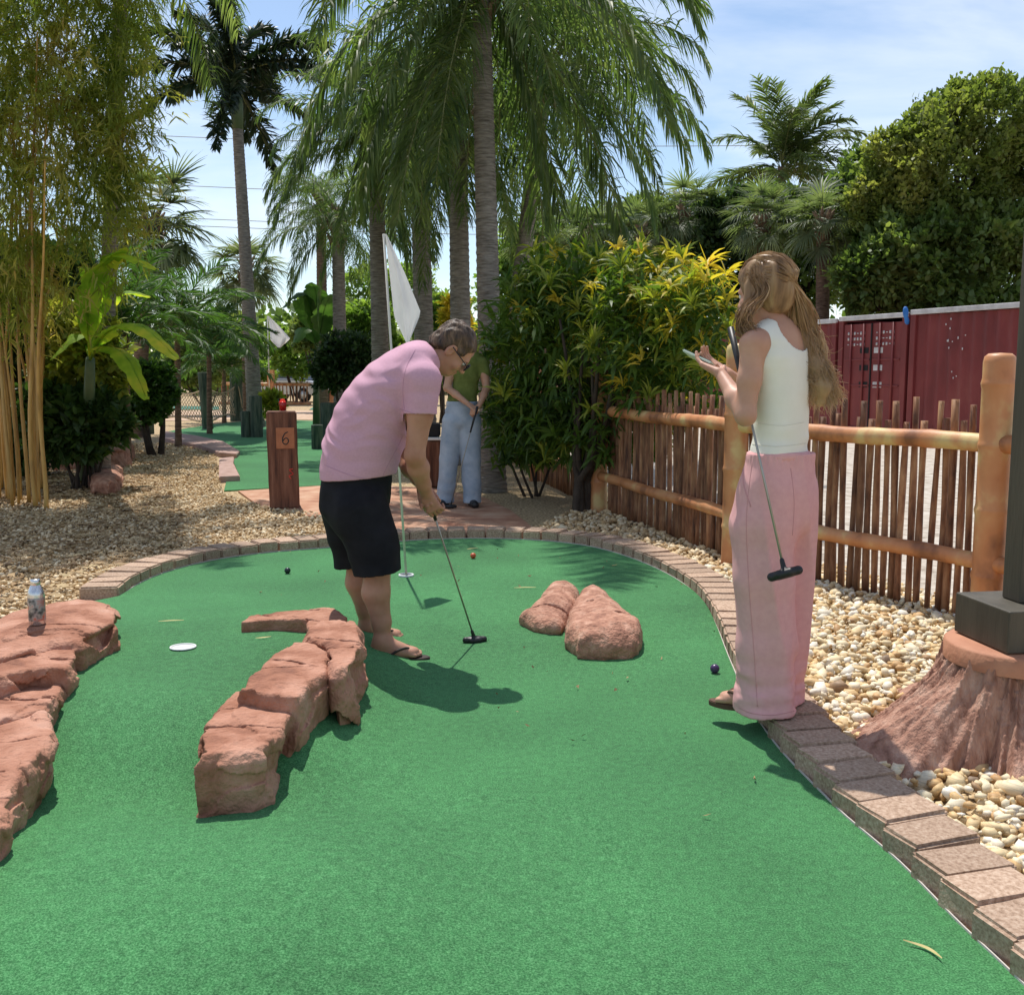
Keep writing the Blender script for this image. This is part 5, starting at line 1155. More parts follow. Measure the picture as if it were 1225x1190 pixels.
def strips(B, D0, Ln, Wd, hang, segs, rg, wv=None):
    """B base points, D0 unit directions, lengths, widths; strips that bend towards the ground"""
    n = len(B); rows = []; p = B.copy(); d = D0.copy()
    side = np.cross(d, rg.normal(size=(n, 3)) * .45 + (np.array([0, 0, 1]) if wv is None else wv)); side /= np.linalg.norm(side, axis=1)[:, None] + 1e-9
    prof = {1: [1, .0], 2: [.7, 1, .0], 3: [.6, 1, .75, .0], 4: [.5, 1, .95, .6, 0]}[segs]
    for i in range(segs + 1):
        w = (Wd * prof[i] + .0004)[:, None]; rows += [p - side * w, p + side * w]
        if i < segs:
            p = p + d * (Ln / segs)[:, None]; d = d + np.array([0, 0, -1]) * np.reshape(hang, (-1, 1)) / segs; d /= np.linalg.norm(d, axis=1)[:, None]
    V = np.stack(rows, 1); k = 2 * (segs + 1)
    q = np.array([(2 * i, 2 * i + 1, 2 * i + 3, 2 * i + 2) for i in range(segs)]); Q = (q[None] + (np.arange(n) * k)[:, None, None]).reshape(-1, 4)
    return V.reshape(-1, 3), Q
def frond(L, a0, arch, n, ll, lw, hang, mat, seed, plum=.35, segs=3, rach=.016, s0=.14, fa=.75, curl=0, pw=1.25):
    rg = np.random.default_rng(seed); K = 22; s = np.linspace(0, 1, K); ang = a0 - arch * s ** pw
    ds = L / (K - 1); x = np.concatenate([[0], np.cumsum(np.cos(ang[:-1]) * ds)]); z = np.concatenate([[0], np.cumsum(np.sin(ang[:-1]) * ds)]); y = curl * s ** 2 * L
    C = np.stack([x, y, z], 1); t = np.sort(np.tile(np.linspace(s0, .995, n), 2)) + rg.uniform(-.004, .004, 2 * n); t = t.clip(0, 1); sg = np.tile([1, -1], n)
    B = np.stack([np.interp(t, s, C[:, i]) for i in range(3)], 1); Tg = np.gradient(C, axis=0); Tg /= np.linalg.norm(Tg, axis=1)[:, None]; T = np.stack([np.interp(t, s, Tg[:, i]) for i in range(3)], 1)
    Nn = np.cross(T, [0, 1, 0]); f = fa * (.75 + .5 * t) + rg.normal(0, .08, len(t))
    D = np.array([0, 1, 0]) * (sg * np.cos(f))[:, None] + T * np.sin(f)[:, None] + np.array([0, 0, 1]) * (rg.normal(.05, plum, len(t)))[:, None]; D /= np.linalg.norm(D, axis=1)[:, None]
    Ln = ll * np.sin(np.pi * (.10 + .84 * t)) ** .6 * rg.uniform(.8, 1.1, len(t)); V, Q = strips(B, D, Ln, np.full(len(t), lw) * rg.uniform(.7, 1.2, len(t)), hang * rg.uniform(.7, 1.3, len(t)), segs, rg)
    v, q, tt = tube_arr([tuple(c) for c in C[::3]], [rach * (1 - .8 * u) for u in s[::3]], 5)
    me = mesh_np('frond', np.concatenate([V, v]), [np.concatenate([Q, q + len(V)]), tt + len(V)], mat, False); me.materials.append(M_rach)
    mi = np.zeros(len(me.polygons), np.int32); mi[len(Q):] = 1; me.polygons.foreach_set('material_index', mi); return me
def fan(pet, L, seed, mat, a0=.4, droop=.9, nseg=26, lw=.022):
    rg = np.random.default_rng(seed); C = np.array([[pet * u * math.cos(a0 - .25 * u), 0, pet * u * math.sin(a0 - .25 * u)] for u in np.linspace(0, 1, 5)]); tip = C[-1]; T = C[-1] - C[-2]; T /= np.linalg.norm(T)
    th = np.linspace(-2.0, 2.0, nseg) + rg.normal(0, .03, nseg); up = np.cross(T, [0, 1, 0]); up = up if up[2] > 0 else -up
    D = T * np.cos(th)[:, None] + np.array([0, 1, 0]) * np.sin(th)[:, None] + up * (.25 - .15 * np.cos(th))[:, None]; D /= np.linalg.norm(D, axis=1)[:, None]
    V, Q = strips(np.tile(tip, (nseg, 1)), D, L * (.72 + .28 * np.cos(th * .6)) * rg.uniform(.9, 1.1, nseg), np.full(nseg, lw), np.full(nseg, droop) * rg.uniform(.6, 1.4, nseg), 4, rg, wv=up * 2)
    v, q, t = tube_arr([tuple(c) for c in C], [.014, .012, .011, .01, .009], 4)
    return mesh_np('fan_leaf', np.concatenate([V, v]), [np.concatenate([Q, q + len(V)]), t + len(V)], mat, False)
def trunk_mesh(pts, r0, r1, mat, ring=.09, amp=.03, n=14, sw=.0):
    c = spline(pts, max(10, int(np.linalg.norm(np.array(pts[-1]) - np.array(pts[0])) / ring * 3))); k = len(c); rr = []
    for i in range(k):
        t = i / (k - 1); rr.append((r0 + (r1 - r0) * t + sw * r0 * math.exp(-t * 14)) * (1 + amp * (1 if i % 3 == 0 else -.4) + .015 * math.sin(i * 1.7)))
    v, q, t = tube_arr([tuple(p) for p in c], rr, n); return mesh_np('trunk', v, [q, t], mat, True)
QF = [frond(3.0, a, ar, 84, .66, .0125, h, M_queen, i, plum=.42, s0=.12) for i, (a, ar, h) in enumerate([(1.25, 1.7, 1.6), (1.0, 1.9, 1.8), (.75, 2.0, 2.0), (.45, 1.9, 2.2), (.1, 1.55, 2.3), (-.35, 1.15, 2.4), (-.75, .75, 2.4), (-1.05, .45, 2.2)])]
RF_ = [frond(2.6, a, ar, 120, .50, .034, h, M_royal, 20 + i, plum=.7, rach=.03, s0=.10) for i, (a, ar, h) in enumerate([(1.2, 1.2, .7), (.7, 1.1, .8), (.3, .9, .8), (-.1, .7, .9), (-.6, .5, .8)])]
CF = [frond(2.7, a, ar, 70, .70, .026, h, M_coco, 30 + i, plum=.25, curl=c, segs=3) for i, (a, ar, h, c) in enumerate([(1.3, .9, .7, .1), (.9, 1.2, .9, -.1), (.4, 1.2, 1.0, .1), (0, 1.0, 1.1, 0)])]
AF = [frond(1.7, a, ar, 44, .42, .014, h, M_areca, 40 + i, plum=.15) for i, (a, ar, h) in enumerate([(1.3, 1.1, .4), (1.0, 1.5, .6), (.6, 1.6, .8)])]
FL = [fan(.75, .85, 50 + i, M_sabal, a, d) for i, (a, d) in enumerate([(1.2, .5), (.7, .8), (.2, 1.1), (-.4, 1.4), (-.9, 1.2)])]
def palm(name, label, cat, base, crown, r0, r1, meshes, counts, mat, seed, sc=1.0, bias=None, boots=True, sw=.5, bend=.0, partname='frond', group=None, shaft=0):
    rr = random.Random(seed); base = Vector(base); crown = Vector(crown); e = empty(name, base, label=label, cat=cat, group=group); t = crown - base
    pts = [(0, 0, -.1), tuple(t * .33 + Vector((bend * .7, 0, 0))), tuple(t * .66 + Vector((bend, 0, 0))), tuple(t)]
    link('trunk', trunk_mesh(pts, r0, r1, mat, sw=sw), e)
    if shaft: link('crownshaft', tube('crownshaft', [tuple(t - Vector((0, 0, .1))), tuple(t + Vector((0, 0, shaft * .4))), tuple(t + Vector((0, 0, shaft)))], [r1 * 1.15, r1 * 1.25, r1 * .6], M_shaft, 12), e); t = t + Vector((0, 0, shaft))
    if boots:
        bp = []
        for i in range(22):
            a = rr.uniform(0, 6.28); zz = rr.uniform(-.75, .05); d = Vector((math.cos(a), math.sin(a), 0)); p = t + Vector((0, 0, zz)) + d * r1 * .7; bp.append(tube_arr([p, p + d * .07 + Vector((0, 0, .12)), p + d * .17 + Vector((0, 0, .26))], [.055, .045, .018], 5))
        V, FF = merge(bp); link('leaf_bases', mesh_np('leaf_bases', V, FF, M_boot, True), e)
    for mi, c in enumerate(counts):
        off = rr.uniform(0, 6.28)
        for i in range(c):
            a = off + 2 * math.pi * i / c + rr.uniform(-.35, .35)
            if bias: a = bias[0] + (((a + math.pi) % (2 * math.pi)) - math.pi) * bias[1]
            o = link(partname, meshes[mi], e, t + Vector((0, 0, rr.uniform(-.25, .08))), (rr.uniform(-.12, .12), rr.uniform(-.12, .12), a)); s_ = sc * rr.uniform(.85, 1.1); o.scale = (s_, s_ * rr.choice((1, -1)), s_)
    return e
def at(px, py, Y): return P(px, py, Y)
def gb(px, py, Y): q = P(px, py, Y); q.z = 0; return q
QC = [2, 2, 3, 4, 5, 5, 4, 3]; qg = 'queen palms behind the golfers'
bz = G(590, 587)
palm('queen_palm', 'nearest queen palm with thick ringed grey trunk between woman in jeans and croton', 'palm', bz, at(574, -55, bz.y + .3), .150, .105, QF, [1, 2, 2, 4, 6, 7, 7, 6], M_bark, 1, 1.06, group=qg, sw=.25)
palm('queen_palm', 'queen palm trunk just left of the nearest one, brown leaf bases high up', 'palm', gb(553, 500, 15.5), at(547, 128, 15.5), .17, .13, QF, QC, M_bark, 2, .76, group=qg)
palm('queen_palm', 'queen palm with slim trunk rising behind the head of the man', 'palm', gb(510, 500, 17), at(500, 118, 17), .17, .14, QF, [4, 5, 5, 5, 5, 4, 3, 2], M_bark, 3, .78, group=qg)
palm('queen_palm', 'queen palm with pale trunk and flared orange-brown leaf bases beside the white pennant', 'palm', gb(457, 500, 17.5), at(449, 165, 17.5), .16, .12, QF, [5, 6, 6, 5, 4, 4, 3, 2], M_bark, 4, .74, group=qg)
palm('queen_palm', 'smaller queen palm left of the white pennant with broad tan leaf bases', 'palm', gb(408, 500, 23), at(404, 262, 23), .16, .13, QF, [2, 3, 4, 4, 4, 3, 2, 1], M_bark, 5, .72, group=qg)
palm('queen_palm', 'thin brown-trunked queen palm between the royal palm and the small queen palm', 'palm', gb(386, 500, 27), at(384, 232, 27), .15, .12, QF, [2, 3, 4, 4, 3, 3, 2, 1], M_bark2, 6, .6, group=qg)
palm('queen_palm', 'queen palm with bright sunlit fronds hanging over the croton bush', 'palm', gb(596, 500, 16.5), at(655, 70, 16.5), .14, .12, QF, [3, 4, 5, 5, 5, 4, 2, 1], M_bark, 7, 1.0, group=qg, bias=(-.2, .8))
palm('queen_palm', 'queen palm leaning out of the bamboo with frond tips at the top edge', 'palm', gb(118, 560, 12.6), at(150, -115, 11.6), .10, .08, QF, [1, 2, 3, 3, 2, 2, 0, 0], M_bark, 8, .8, group=qg, boots=False)
palm('royal_palm', 'tall slender royal palm with green crownshaft and very dark crown', 'palm', gb(306, 500, 26), at(284, 150, 26), .19, .125, RF_, [3, 6, 6, 4, 2], M_bark, 9, 1.08, boots=False, shaft=1.15)
sg_ = 'fan palms'
palm('fan_palm', 'fan palm with round crown right behind the royal palm trunk', 'palm', gb(297, 500, 30), at(295, 318, 30), .17, .14, FL, [4, 7, 8, 8, 5], M_bark2, 10, .95, partname='fan_leaf', group=sg_)
palm('fan_palm', 'dark fan palm against the sky beside the bamboo', 'palm', gb(160, 500, 22), at(182, 262, 22), .16, .14, FL, [4, 8, 9, 9, 6], M_bark2, 11, 1.05, partname='fan_leaf', group=sg_)
palm('fan_palm', 'fan palm with reddish trunk straight above the head of the woman in pink', 'palm', gb(910, 500, 30), at(913, 258, 30), .20, .18, FL, [4, 7, 9, 9, 6], M_bark2, 12, .95, partname='fan_leaf', group=sg_)
palm('fan_palm', 'fan palm with long bare brown trunk in front of the dark hedge', 'palm', gb(983, 500, 28), at(985, 258, 28), .19, .17, FL, [4, 7, 8, 7, 4], M_bark2, 13, .9, partname='fan_leaf', group=sg_)
palm('fan_palm', 'grey-green fan palm over the right shoulder of the croton', 'palm', gb(815, 500, 34), at(818, 250, 34), .17, .15, FL, [4, 8, 9, 8, 6], M_bark2, 14, 1.05, partname='fan_leaf', group=sg_)
palm('fan_palm', 'fan palm behind the middle of the croton', 'palm', gb(765, 500, 35), at(768, 275, 35), .17, .15, FL, [4, 7, 8, 8, 6], M_bark2, 15, 1.0, partname='fan_leaf', group=sg_)
palm('fan_palm', 'fan palm just right of the nearest queen palm trunk, far away', 'palm', gb(648, 500, 33), at(648, 290, 33), .17, .15, FL, [4, 7, 8, 8, 6], M_bark2, 16, 1.05, partname='fan_leaf', group=sg_)
palm('fan_palm', 'fan palm low behind the left half of the croton', 'palm', gb(702, 500, 36), at(702, 275, 36), .17, .15, FL, [4, 7, 8, 8, 5], M_bark2, 17, 1.0, partname='fan_leaf', group=sg_)
palm('coconut_palm', 'wind-blown coconut palm rising above the fan palms', 'palm', gb(940, 500, 36), at(935, 200, 36), .17, .13, CF, [9, 8, 7, 5], M_bark2, 18, 1.15, bias=(.1, .75), boots=False)
ag = 'feathery palms along the left bed'
for i, (px, py, Y, sc_, lab) in enumerate([(212, 395, 19, 1.05, 'dark feathery palm clump left of the royal palm'), (250, 415, 23, 1.0, 'feathery arching palm clump behind the rope net'), (150, 400, 15.5, .85, 'feathery palm between banana plant and round bush'), (120, 370, 17, 1.0, 'feathery palm behind the banana leaves'), (268, 440, 28, .9, 'small feathery palm at the foot of the fan palm')]):
    palm('feathery_palm', lab, 'palm', gb(px, 500, Y), at(px, py, Y), .06, .05, AF, [6, 8, 8], M_bark2, 60 + i, sc_, boots=False, group=ag)

def leafcloud(blobs, count, size, asp, mat, seed, shell=.55, gap=.25, up=.3, hang=.3, segs=1, asz=(.6, 1.3)):
    rg = np.random.default_rng(seed); vol = np.array([b[1][0] * b[1][1] * b[1][2] for b in blobs]) ** .75; pr = vol / vol.sum(); idx = rg.choice(len(blobs), int(count * 1.5), p=pr)
    C = np.array([list(b[0]) for b in blobs])[idx]; Rr = np.array([b[1] for b in blobs])[idx]; d = rg.normal(size=(len(idx), 3)); d /= np.linalg.norm(d, axis=1)[:, None]
    rad = shell + (1 - shell) * rg.random(len(idx)) ** .6; rad *= 1 + .30 * vnoise(d[:, 0] * 3 + C[:, 0], d[:, 1] * 3, d[:, 2] * 3) + .20 * vnoise(d[:, 0] * 8 + C[:, 0], d[:, 1] * 8, d[:, 2] * 8); p = C + d * Rr * rad[:, None]
    s_ = 1.0 / (np.mean(Rr) * .28); nz_ = vnoise(p[:, 0] * s_ + seed, p[:, 1] * s_, p[:, 2] * s_) + .5 * vnoise(p[:, 0] * s_ * 2.7, p[:, 1] * s_ * 2.7, p[:, 2] * s_ * 2.7); k = nz_ > -gap * 1.2; p = p[k][:count]; d = d[k][:count]; n = len(p)
    D = d * .6 + rg.normal(size=(n, 3)) * .6 + np.array([0, 0, up]); D /= np.linalg.norm(D, axis=1)[:, None]; Ln = size * rg.uniform(asz[0], asz[1], n)
    V, Q = strips(p, D, Ln, Ln * asp, np.full(n, hang), segs if segs > 1 else 2, rg); return V, Q, p
def shrub(name, label, cat, blobs_px, Y, count, size, mat, seed, asp=.28, stems=5, stem_r=.03, group=None, base=None, hang=.3, gap=.25, stemmat=None, dr=1.0):
    """blobs in pixels (x, y, radius x, radius y) placed at distance Y"""
    bl = [(at(b[0], b[1], Y + (b[4] if len(b) > 4 else 0)), (b[2] * Y / F, b[2] * Y / F * .8 * dr, b[3] * Y / F)) for b in blobs_px]
    b0 = base or gb(blobs_px[0][0], 500, Y); e = empty(name, b0, label=label, cat=cat, group=group); rr = random.Random(seed)
    V, Q, p = leafcloud([(Vector(c) - b0, r) for c, r in bl], count, size, asp, mat, seed, hang=hang, gap=gap)
    o = link('crown', mesh_np('crown', V, Q, mat), e, kind='stuff')
    tp = []
    for i in range(stems):
        c, r = bl[rr.randrange(len(bl))]; q = Vector(c) - b0 + Vector([rr.uniform(-.5, .5) * r[j] for j in range(3)]); s0 = Vector((rr.uniform(-.1, .1), rr.uniform(-.1, .1), -.05)); mid = s0.lerp(q, .5) + Vector((rr.uniform(-.15, .15), rr.uniform(-.1, .1), .1))
        tp.append(tube_arr([tuple(x) for x in spline([s0, mid, q], 9)], [stem_r * (1 - .75 * j / 8) for j in range(9)], 6))
    V, FF = merge(tp); link('trunk', mesh_np('trunk', V, FF, stemmat or M_twig, True), e); return e
# big broadleaf tree on the right, hedge trees below it
shrub('broadleaf_tree', 'big olive-green broadleaf tree filling the sky behind the containers', 'tree', [(1130, 200, 85, 75), (1190, 150, 80, 55), (1085, 250, 60, 55), (1160, 290, 80, 60), (1240, 230, 70, 90), (1075, 310, 45, 40), (1100, 160, 40, 30), (1290, 180, 80, 80), (1150, 130, 22, 34), (1185, 112, 26, 22), (1060, 185, 26, 34), (1045, 235, 34, 28)], 27, 78000, .125, M_tree2, 71, .3, 14, .14, base=gb(1150, 500, 27))
hd = 'dark trees closing the view behind the containers'
for i, (bl, Y, n, mt, lab) in enumerate([([(1035, 300, 55, 55), (1000, 260, 40, 45), (1040, 230, 45, 50)], 30, 16000, M_tree, 'mid-green tree between the bare fan palm trunk and the big tree'),
        ([(1110, 315, 80, 65), (1190, 310, 80, 70), (1050, 330, 50, 50)], 26.5, 26000, M_tree, 'green tree mass directly over the corrugated container'),
        ([(960, 320, 55, 55), (945, 265, 45, 40)], 33, 13000, M_tree, 'dark tree in the gap right of the head of the woman'),
        ([(870, 310, 60, 55), (890, 265, 50, 40)], 34, 14000, M_dark, 'dark tree left of the head of the woman'),
        ([(800, 305, 60, 50), (830, 265, 45, 35), (770, 265, 40, 30)], 38, 13000, M_tree, 'dark tree behind the right end of the croton'),
        ([(735, 305, 60, 60), (690, 300, 50, 50)], 39, 12000, M_tree, 'green tree behind the middle of the croton'),
        ([(640, 320, 50, 60), (610, 350, 40, 50)], 38, 10000, M_bright, 'green tree seen right of the thick palm trunk')]):
    shrub('background_tree', lab, 'tree', bl, Y, n, .17, mt, 80 + i, .32, 6, .10, group=hd)
# sunny shrubs beyond the far green
sg2 = 'sunlit shrubs beyond the far green'
for i, (bl, Y, n, mt, lab) in enumerate([([(355, 425, 32, 26), (335, 405, 18, 16)], 44, 6000, M_bright, 'bright shrub behind the parked car'),
        ([(440, 400, 35, 38), (470, 430, 25, 30)], 30, 7000, M_bright, 'bright shrub behind the back of the man'),
        ([(530, 390, 38, 38), (560, 420, 30, 30)], 28, 7000, M_bright, 'bright shrub between the palm trunks'),
        ([(250, 425, 38, 30), (215, 440, 25, 22)], 33, 6000, M_tree, 'green shrub behind the rope net'),
        ([(390, 385, 32, 30), (365, 400, 20, 20)], 36, 6000, M_tree, 'green shrub under the small queen palm'),
        ([(485, 350, 40, 35), (430, 350, 30, 30)], 45, 7000, M_bright, 'tall light-green shrub glimpsed between palm trunks'),
        ([(310, 445, 22, 14), (290, 430, 16, 16)], 46, 3000, M_bright, 'low light-green shrub left of the parked car')]):
    shrub('shrub', lab, 'shrub', bl, Y, n, .16, mt, 100 + i, .33, 5, .04, group=sg2)
shrub('dark_shrub', 'dense dark green shrub just left of the back of the man', 'shrub', [(415, 428, 34, 30), (395, 445, 22, 22), (440, 440, 20, 24)], 22, 9000, .10, M_dark, 120, .35, 5, .05)
shrub('round_bush', 'round dark bush on a short trunk at the end of the left bed', 'shrub', [(182, 468, 28, 33), (165, 488, 18, 20)], 17, 6000, .10, M_areca, 121, .36, 4, .06)
shrub('variegated_plant', 'pale yellow-green plant behind the number 6 post', 'plant', [(326, 484, 12, 14)], 24, 500, .20, M_cro[2], 122, .2, 3, .01)
shrub('yellow_croton', 'small yellow and green croton beside the bamboo canes', 'shrub', [(105, 420, 42, 38), (75, 450, 32, 34), (130, 450, 24, 24), (80, 390, 30, 30)], 12.2, 2600, .15, M_cro[2], 123, .20, 8, .02, hang=.9)
shrub('dark_croton', 'dark low shrub at the foot of the bamboo', 'shrub', [(90, 505, 48, 38), (60, 500, 40, 40), (130, 505, 24, 28), (100, 530, 36, 18)], 12.0, 6000, .14, M_cro[0], 124, .24, 8, .02, hang=.7)
shrub('dark_backdrop_shrub', 'dense dark shrub filling the space behind the bamboo canes', 'shrub', [(20, 400, 70, 110), (-50, 440, 70, 120), (60, 350, 60, 60), (30, 500, 60, 60)], 13.6, 12000, .17, M_dark, 125, .3, 8, .05, gap=.6)
shrub('yellow_shrub', 'small yellow-tipped shrub between the palm trunks', 'shrub', [(545, 385, 16, 30)], 17.5, 900, .16, M_cro[3], 126, .2, 3, .02, hang=.8)
# treeline
rg = np.random.default_rng(5); bl = []
for i in range(60):
    x = -75 + i * 2.55; bl.append((Vector((x, 66 + rg.uniform(-6, 6), rg.uniform(1.0, 2.6))), (3.2, 3, rg.uniform(2, 3.6))))
V, Q, p = leafcloud(bl, 42000, .55, .4, M_tree, 77, gap=.9); link('far_treeline', mesh_np('treeline', V, Q, M_tree), kind='stuff', label='low far-off wood closing the horizon', cat='wood')

# ---------------------------------------------------------------- the big croton
def rosette(n, L, W_, hang, mat, seed, yel=None):
    rg = np.random.default_rng(seed); th = rg.uniform(0, 6.28, n) ; el = rg.uniform(-.2, 1.35, n); D = np.stack([np.cos(th) * np.cos(el), np.sin(th) * np.cos(el), np.sin(el)], 1)
    B = np.stack([D[:, 0] * .015, D[:, 1] * .015, rg.uniform(-.05, .05, n)], 1); V, Q = strips(B, D, L * rg.uniform(.65, 1.15, n), np.full(n, W_) * rg.uniform(.8, 1.2, n), np.full(n, hang) * rg.uniform(.7, 1.3, n), 4, rg)
    return mesh_np('leaf_cluster', V, Q, mat, False)
ROS = [[rosette(19, .215, .0135, 1.3, mt, 200 + i * 5 + j) for j in range(4)] for i, mt in enumerate(M_cro)]
cb = G(695, 612); cro = empty('croton_bush', cb, label='large croton bush with green and yellow strap leaves leaning over the fence', cat='bush')
cbl = [((705, 420), 105, 110), ((640, 400), 72, 82), ((790, 395), 78, 78), ((830, 380), 46, 58), ((700, 350), 80, 62), ((770, 345), 60, 48), ((650, 490), 70, 62), ((740, 500), 80, 62), ((800, 450), 62, 62), ((845, 400), 34, 56), ((620, 515), 46, 48), ((700, 525), 66, 36), ((600, 440), 42, 60), ((645, 340), 45, 42)]
rr = random.Random(11); YC = cb.y + .25; allp = []
def YB_(px): return YC - max(0, px - 715) / 130 * 1.75 + max(0, 665 - px) / 65 * .8
tries = 0
while len(allp) < 298 and tries < 60000:
    tries += 1; (bx, by), rx, ry = rr.choice(cbl); a = rr.uniform(0, 6.28); ph_ = math.acos(rr.uniform(-1, 1)); k = rr.uniform(.80, 1.0) if len(allp) < 240 else rr.uniform(.2, .75)
    dx, dy, dz = math.cos(a) * math.sin(ph_) * k, math.sin(a) * math.sin(ph_) * k, math.cos(ph_) * k
    if dy > (.25 if bx < 720 else .7): continue
    yb_ = YB_(bx); p = at(bx, by, yb_) + Vector((dx * rx * YC / F, dy * rx * YC / F * .85, dz * ry * YC / F))
    if any((p - q).length < .115 for q in allp): continue
    allp.append(p)
for p in allp:
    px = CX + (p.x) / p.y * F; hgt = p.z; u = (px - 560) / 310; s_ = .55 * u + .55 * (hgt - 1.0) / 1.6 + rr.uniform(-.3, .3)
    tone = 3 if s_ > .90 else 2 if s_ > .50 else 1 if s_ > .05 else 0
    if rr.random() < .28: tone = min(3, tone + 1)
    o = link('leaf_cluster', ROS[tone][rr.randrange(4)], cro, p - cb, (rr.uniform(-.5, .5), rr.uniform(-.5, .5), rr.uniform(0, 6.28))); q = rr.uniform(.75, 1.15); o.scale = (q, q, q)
V, Q, pp = leafcloud([(at(b[0][0], b[0][1], YB_(b[0][0]) + .05) - cb, (b[1] * YC / F * .86, b[1] * YC / F * .70, b[2] * YC / F * .86)) for b in cbl], 10000, .18, .085, M_cro[0], 222, shell=.35, gap=.8, up=.1, hang=1.2)
link('inner_leaves', mesh_np('inner_leaves', V, Q, M_cro[1]), cro, kind='stuff')
tp = []
for i in range(13):
    tgt = min((Vector(allp[rr.randrange(len(allp))]) - cb for _ in range(3)), key=lambda v: abs(v.x) - .3 * v.z); tgt *= .92; s0 = Vector((rr.uniform(-.07, .07), rr.uniform(-.05, .05), -.05)); mid = s0.lerp(tgt, .45) + Vector((rr.uniform(-.1, .1), rr.uniform(-.1, .1), -.12 * abs(tgt.x)))
    tp.append(tube_arr([tuple(x) for x in spline([s0, s0 + Vector((tgt.x * .08, 0, .35)), mid, tgt], 12)], [.052 * (1 - .07 * j) for j in range(12)], 7))
V, FF = merge(tp); link('stem', mesh_np('stems', V, FF, M_twig, True), cro)
shrub('low_croton', 'low dark croton at the foot of the thick palm trunk', 'shrub', [(640, 520, 34, 32), (612, 500, 28, 36)], 11.4, 1500, .16, M_cro[1], 131, .13, 5, .02, hang=1.1, gap=.5)

# ---------------------------------------------------------------- bamboo
bb0 = G(32, 604); bam = empty('bamboo_clump', bb0, label='golden bamboo clump with olive foliage at the left edge', cat='bamboo'); rr = random.Random(3)
for i in range(34):
    px = rr.choice([rr.gauss(12, 12), rr.gauss(50, 7), rr.gauss(28, 16), rr.gauss(-40, 20)]); b = G(px, rr.uniform(585, 612)) - bb0; tx, ty = rr.gauss(.0, .35) + (.05 if px > 25 else -.2), rr.gauss(-.1, .5); hgt = rr.uniform(3.3, 4.8)
    n = 30; pts = []; rad = []
    r0 = rr.uniform(.013, .025)
    for j in range(n):
        t = j / (n - 1); pts.append((b.x + tx * t ** 2.2 + .02 * math.sin(t * 9 + i), b.y + ty * t ** 2.2, hgt * t)); rad.append(r0 * (1 - .7 * t) * (1.12 if j % 2 == 0 else 1))
    v, q, t = tube_arr(pts, rad, 7); link('cane', mesh_np('cane', v, [q, t], M_cane, True), bam)
rg = np.random.default_rng(31)
bbl = [((20, 60), 150, 150), ((110, 40), 82, 95), ((60, 200), 115, 110), ((-70, 150), 150, 180), ((132, 150), 55, 75), ((70, 300), 80, 62), ((0, 340), 80, 60), ((40, -110), 130, 110), ((150, -50), 60, 70), ((140, 235), 34, 60), ((120, 90), 74, 60), ((-150, 60), 120, 170)]
YB = 10.6; SPV = []; NS = 4300
vol = np.array([b[1] * b[2] for b in bbl], float); idx = rg.choice(len(bbl), NS, p=vol / vol.sum()); d = rg.normal(size=(NS, 3)); d /= np.linalg.norm(d, axis=1)[:, None]; rad = rg.random(NS) ** .45
Cc = np.array([list(at(b[0][0], b[0][1], YB)) for b in bbl])[idx]; Rx = np.array([[b[1] * YB / F, b[1] * YB / F * .85, b[2] * YB / F] for b in bbl])[idx]; sp = Cc + d * Rx * rad[:, None]
k = vnoise(sp[:, 0] * 2.4, sp[:, 1] * 2.4, sp[:, 2] * 2.4) > -.38; sp = sp[k]; NS = len(sp)
sd0 = rg.normal(size=(NS, 3)) * .8 + np.array([.1, 0, -.45]); sd0 /= np.linalg.norm(sd0, axis=1)[:, None]
V1, Q1 = strips(sp, sd0, rg.uniform(.25, .5, NS), np.full(NS, .0018), np.full(NS, .8), 3, rg)
NL = 15; u = rg.random((NS, NL)); lb = sp[:, None] + sd0[:, None] * (u * .42)[:, :, None] + np.array([0, 0, -1]) * (u ** 2 * .12)[:, :, None]
ld = sd0[:, None] * .7 + rg.normal(size=(NS, NL, 3)) * .65 + np.array([0, 0, -.35]); ld /= np.linalg.norm(ld, axis=2)[:, :, None]; lb = lb.reshape(-1, 3); ld = ld.reshape(-1, 3); Ln = rg.uniform(.07, .15, len(lb))
V2, Q2 = strips(lb, ld, Ln, Ln * .062, np.full(len(lb), .6), 2, rg)
V = np.concatenate([V1, V2]) - np.array(bb0); link('foliage', mesh_np('bamboo_foliage', V, np.concatenate([Q1, Q2 + len(V1)]), M_bamb), bam, kind='stuff')
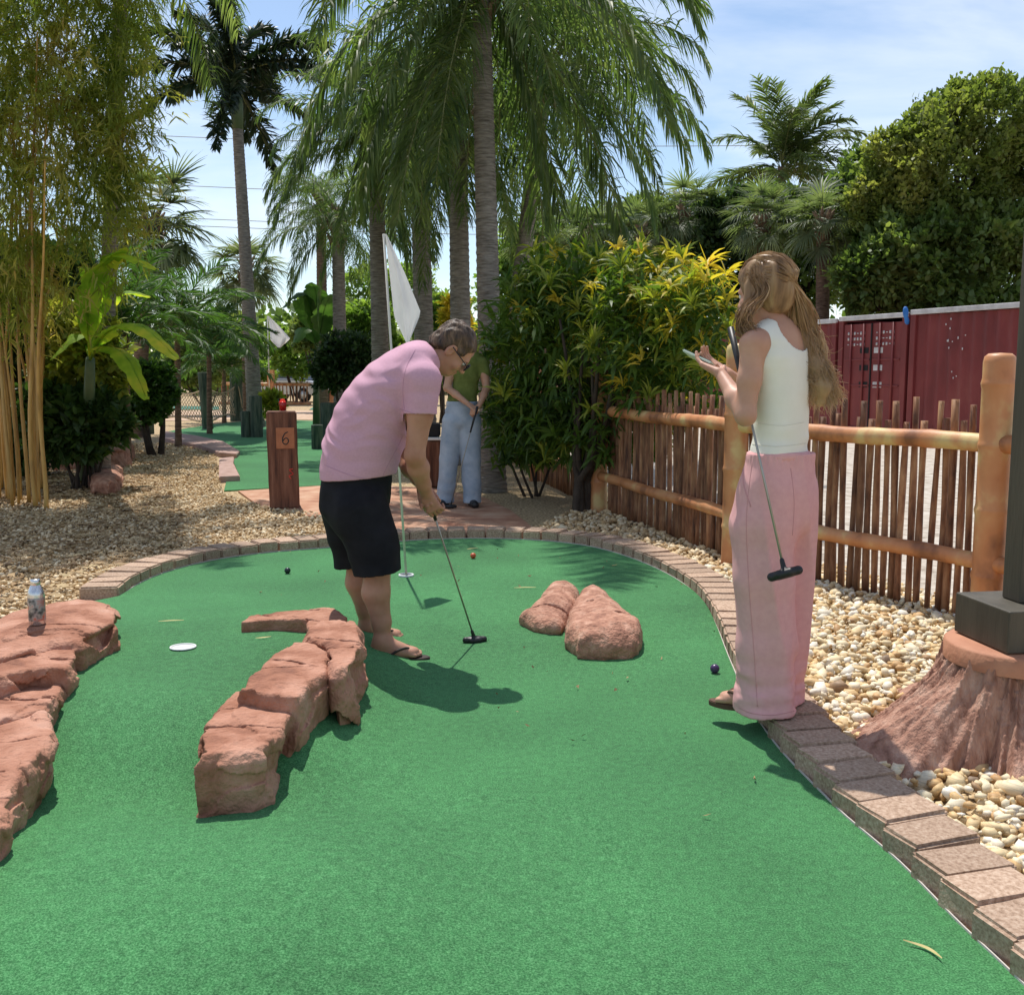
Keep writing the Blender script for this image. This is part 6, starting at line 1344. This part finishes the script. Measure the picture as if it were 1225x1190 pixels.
# a few bare side twigs low on the canes
# ---------------------------------------------------------------- banana plant
def paddle(pts, wmax, seed):
    rg = np.random.default_rng(seed); n = 26; c = spline(pts, n); tg = np.gradient(c, axis=0); tg /= np.linalg.norm(tg, axis=1)[:, None]; sd_ = np.cross(tg, [0, 0, 1]); sd_ /= np.linalg.norm(sd_, axis=1)[:, None] + 1e-9; nn = np.cross(sd_, tg)
    V = []; Q = []
    for i in range(n):
        t = i / (n - 1); wd = wmax * (np.sin(np.pi * min(1, max(0, (t - .16) / .86))) ** .55 if t > .16 else .03); 
        for q in (-1, -.5, 0, .5, 1):
            edge_ = abs(q) * wd; jag = (1 - .22 * (i % 5 == 0) * (abs(q) == 1)); V.append(c[i] + sd_[i] * q * wd * jag + nn[i] * (.16 * edge_ - .45 * edge_ * abs(q)) + nn[i] * .006 * math.sin(i * 2.1 + q * 3))
    for i in range(n - 1):
        for j in range(4):
            if rg.random() < .04 and j in (0, 3): continue
            Q.append((i * 5 + j, i * 5 + j + 1, (i + 1) * 5 + j + 1, (i + 1) * 5 + j))
    v, q, t = tube_arr([tuple(p) for p in c[::3]], [.016 * (1 - .8 * i / 9) for i in range(len(c[::3]))], 5)
    me = mesh_np('banana_leaf', np.concatenate([np.array(V), v]), [np.concatenate([np.array(Q), q + len(V)]), t + len(V)], M_ban, True); return me
def plant(name, label, base, leaves, w_, seed, mat=None, stem=None):
    e = empty(name, base, label=label, cat='plant')
    if stem: link('stem', tube('stem', [(0, 0, -.05), tuple((stem - base) * .5), tuple(stem - base)], [.09, .075, .05], M_shaft, 10), e)
    for i, l in enumerate(leaves):
        o = link('leaf', paddle([Vector(p) - base for p in l], w_, seed + i), e)
        if mat: o.data.materials[0] = mat
    return e
B0 = gb(100, 500, 12.9); st_ = at(108, 430, 11.4)
plant('banana_plant', 'banana plant with broad bright yellow-green leaves beside the bamboo', B0,
      [[st_, at(112, 370, 10.8), at(135, 305, 10.5), at(188, 322, 10.1)], [st_, at(105, 380, 10.7), at(110, 330, 10.5), at(150, 296, 10.3)], [st_, at(125, 400, 10.5), at(165, 388, 9.9), at(213, 430, 9.5)], [st_, at(120, 415, 10.7), at(150, 425, 10.3), at(176, 478, 10.1)],
       [st_, at(95, 390, 12.6), at(75, 350, 12.6), at(40, 340, 12.6)], [st_, at(110, 390, 12.9), at(145, 350, 13), at(180, 355, 13.2)], [st_, at(100, 410, 12.2), at(90, 400, 11.8), at(60, 430, 11.6)], [st_, at(115, 380, 12), at(118, 345, 11.5), at(100, 318, 11)]], .135, 300, None, st_)
B1 = gb(378, 500, 25); s1 = at(378, 420, 25)
plant('elephant_ear_plant', 'large-leaved tropical plant standing before the small queen palm', B1, [[s1, at(370, 385, 25), at(360, 350, 24.7), at(338, 368, 24.5)], [s1, at(378, 385, 25), at(378, 350, 24.8), at(372, 338, 24.6)], [s1, at(385, 385, 25), at(395, 355, 24.8), at(410, 375, 24.5)], [s1, at(375, 400, 24.6), at(362, 392, 24.2), at(352, 410, 24)], [s1, at(385, 390, 24.6), at(388, 370, 24.2), at(396, 352, 24)]], .30, 320, M_areca, s1)
# overhead wires, very far
M_wire = MT('wire', [(.25, .27, .3)], rough=.6)
wr = empty('power_lines', P(600, 220, 60), label='thin grey overhead power lines crossing the sky behind the palms', cat='wires')
for ya, yb in ((196, 226), (236, 262), (245, 270), (140, 160)):
    a, b = P(-200, ya, 60), P(1400, yb, 60); link('wire', tube('wire', [tuple(a.lerp(b, t) - wr.location - Vector((0, 0, 1.1 * 4 * t * (1 - t)))) for t in np.linspace(0, 1, 20)], .022, M_wire, 5), wr)
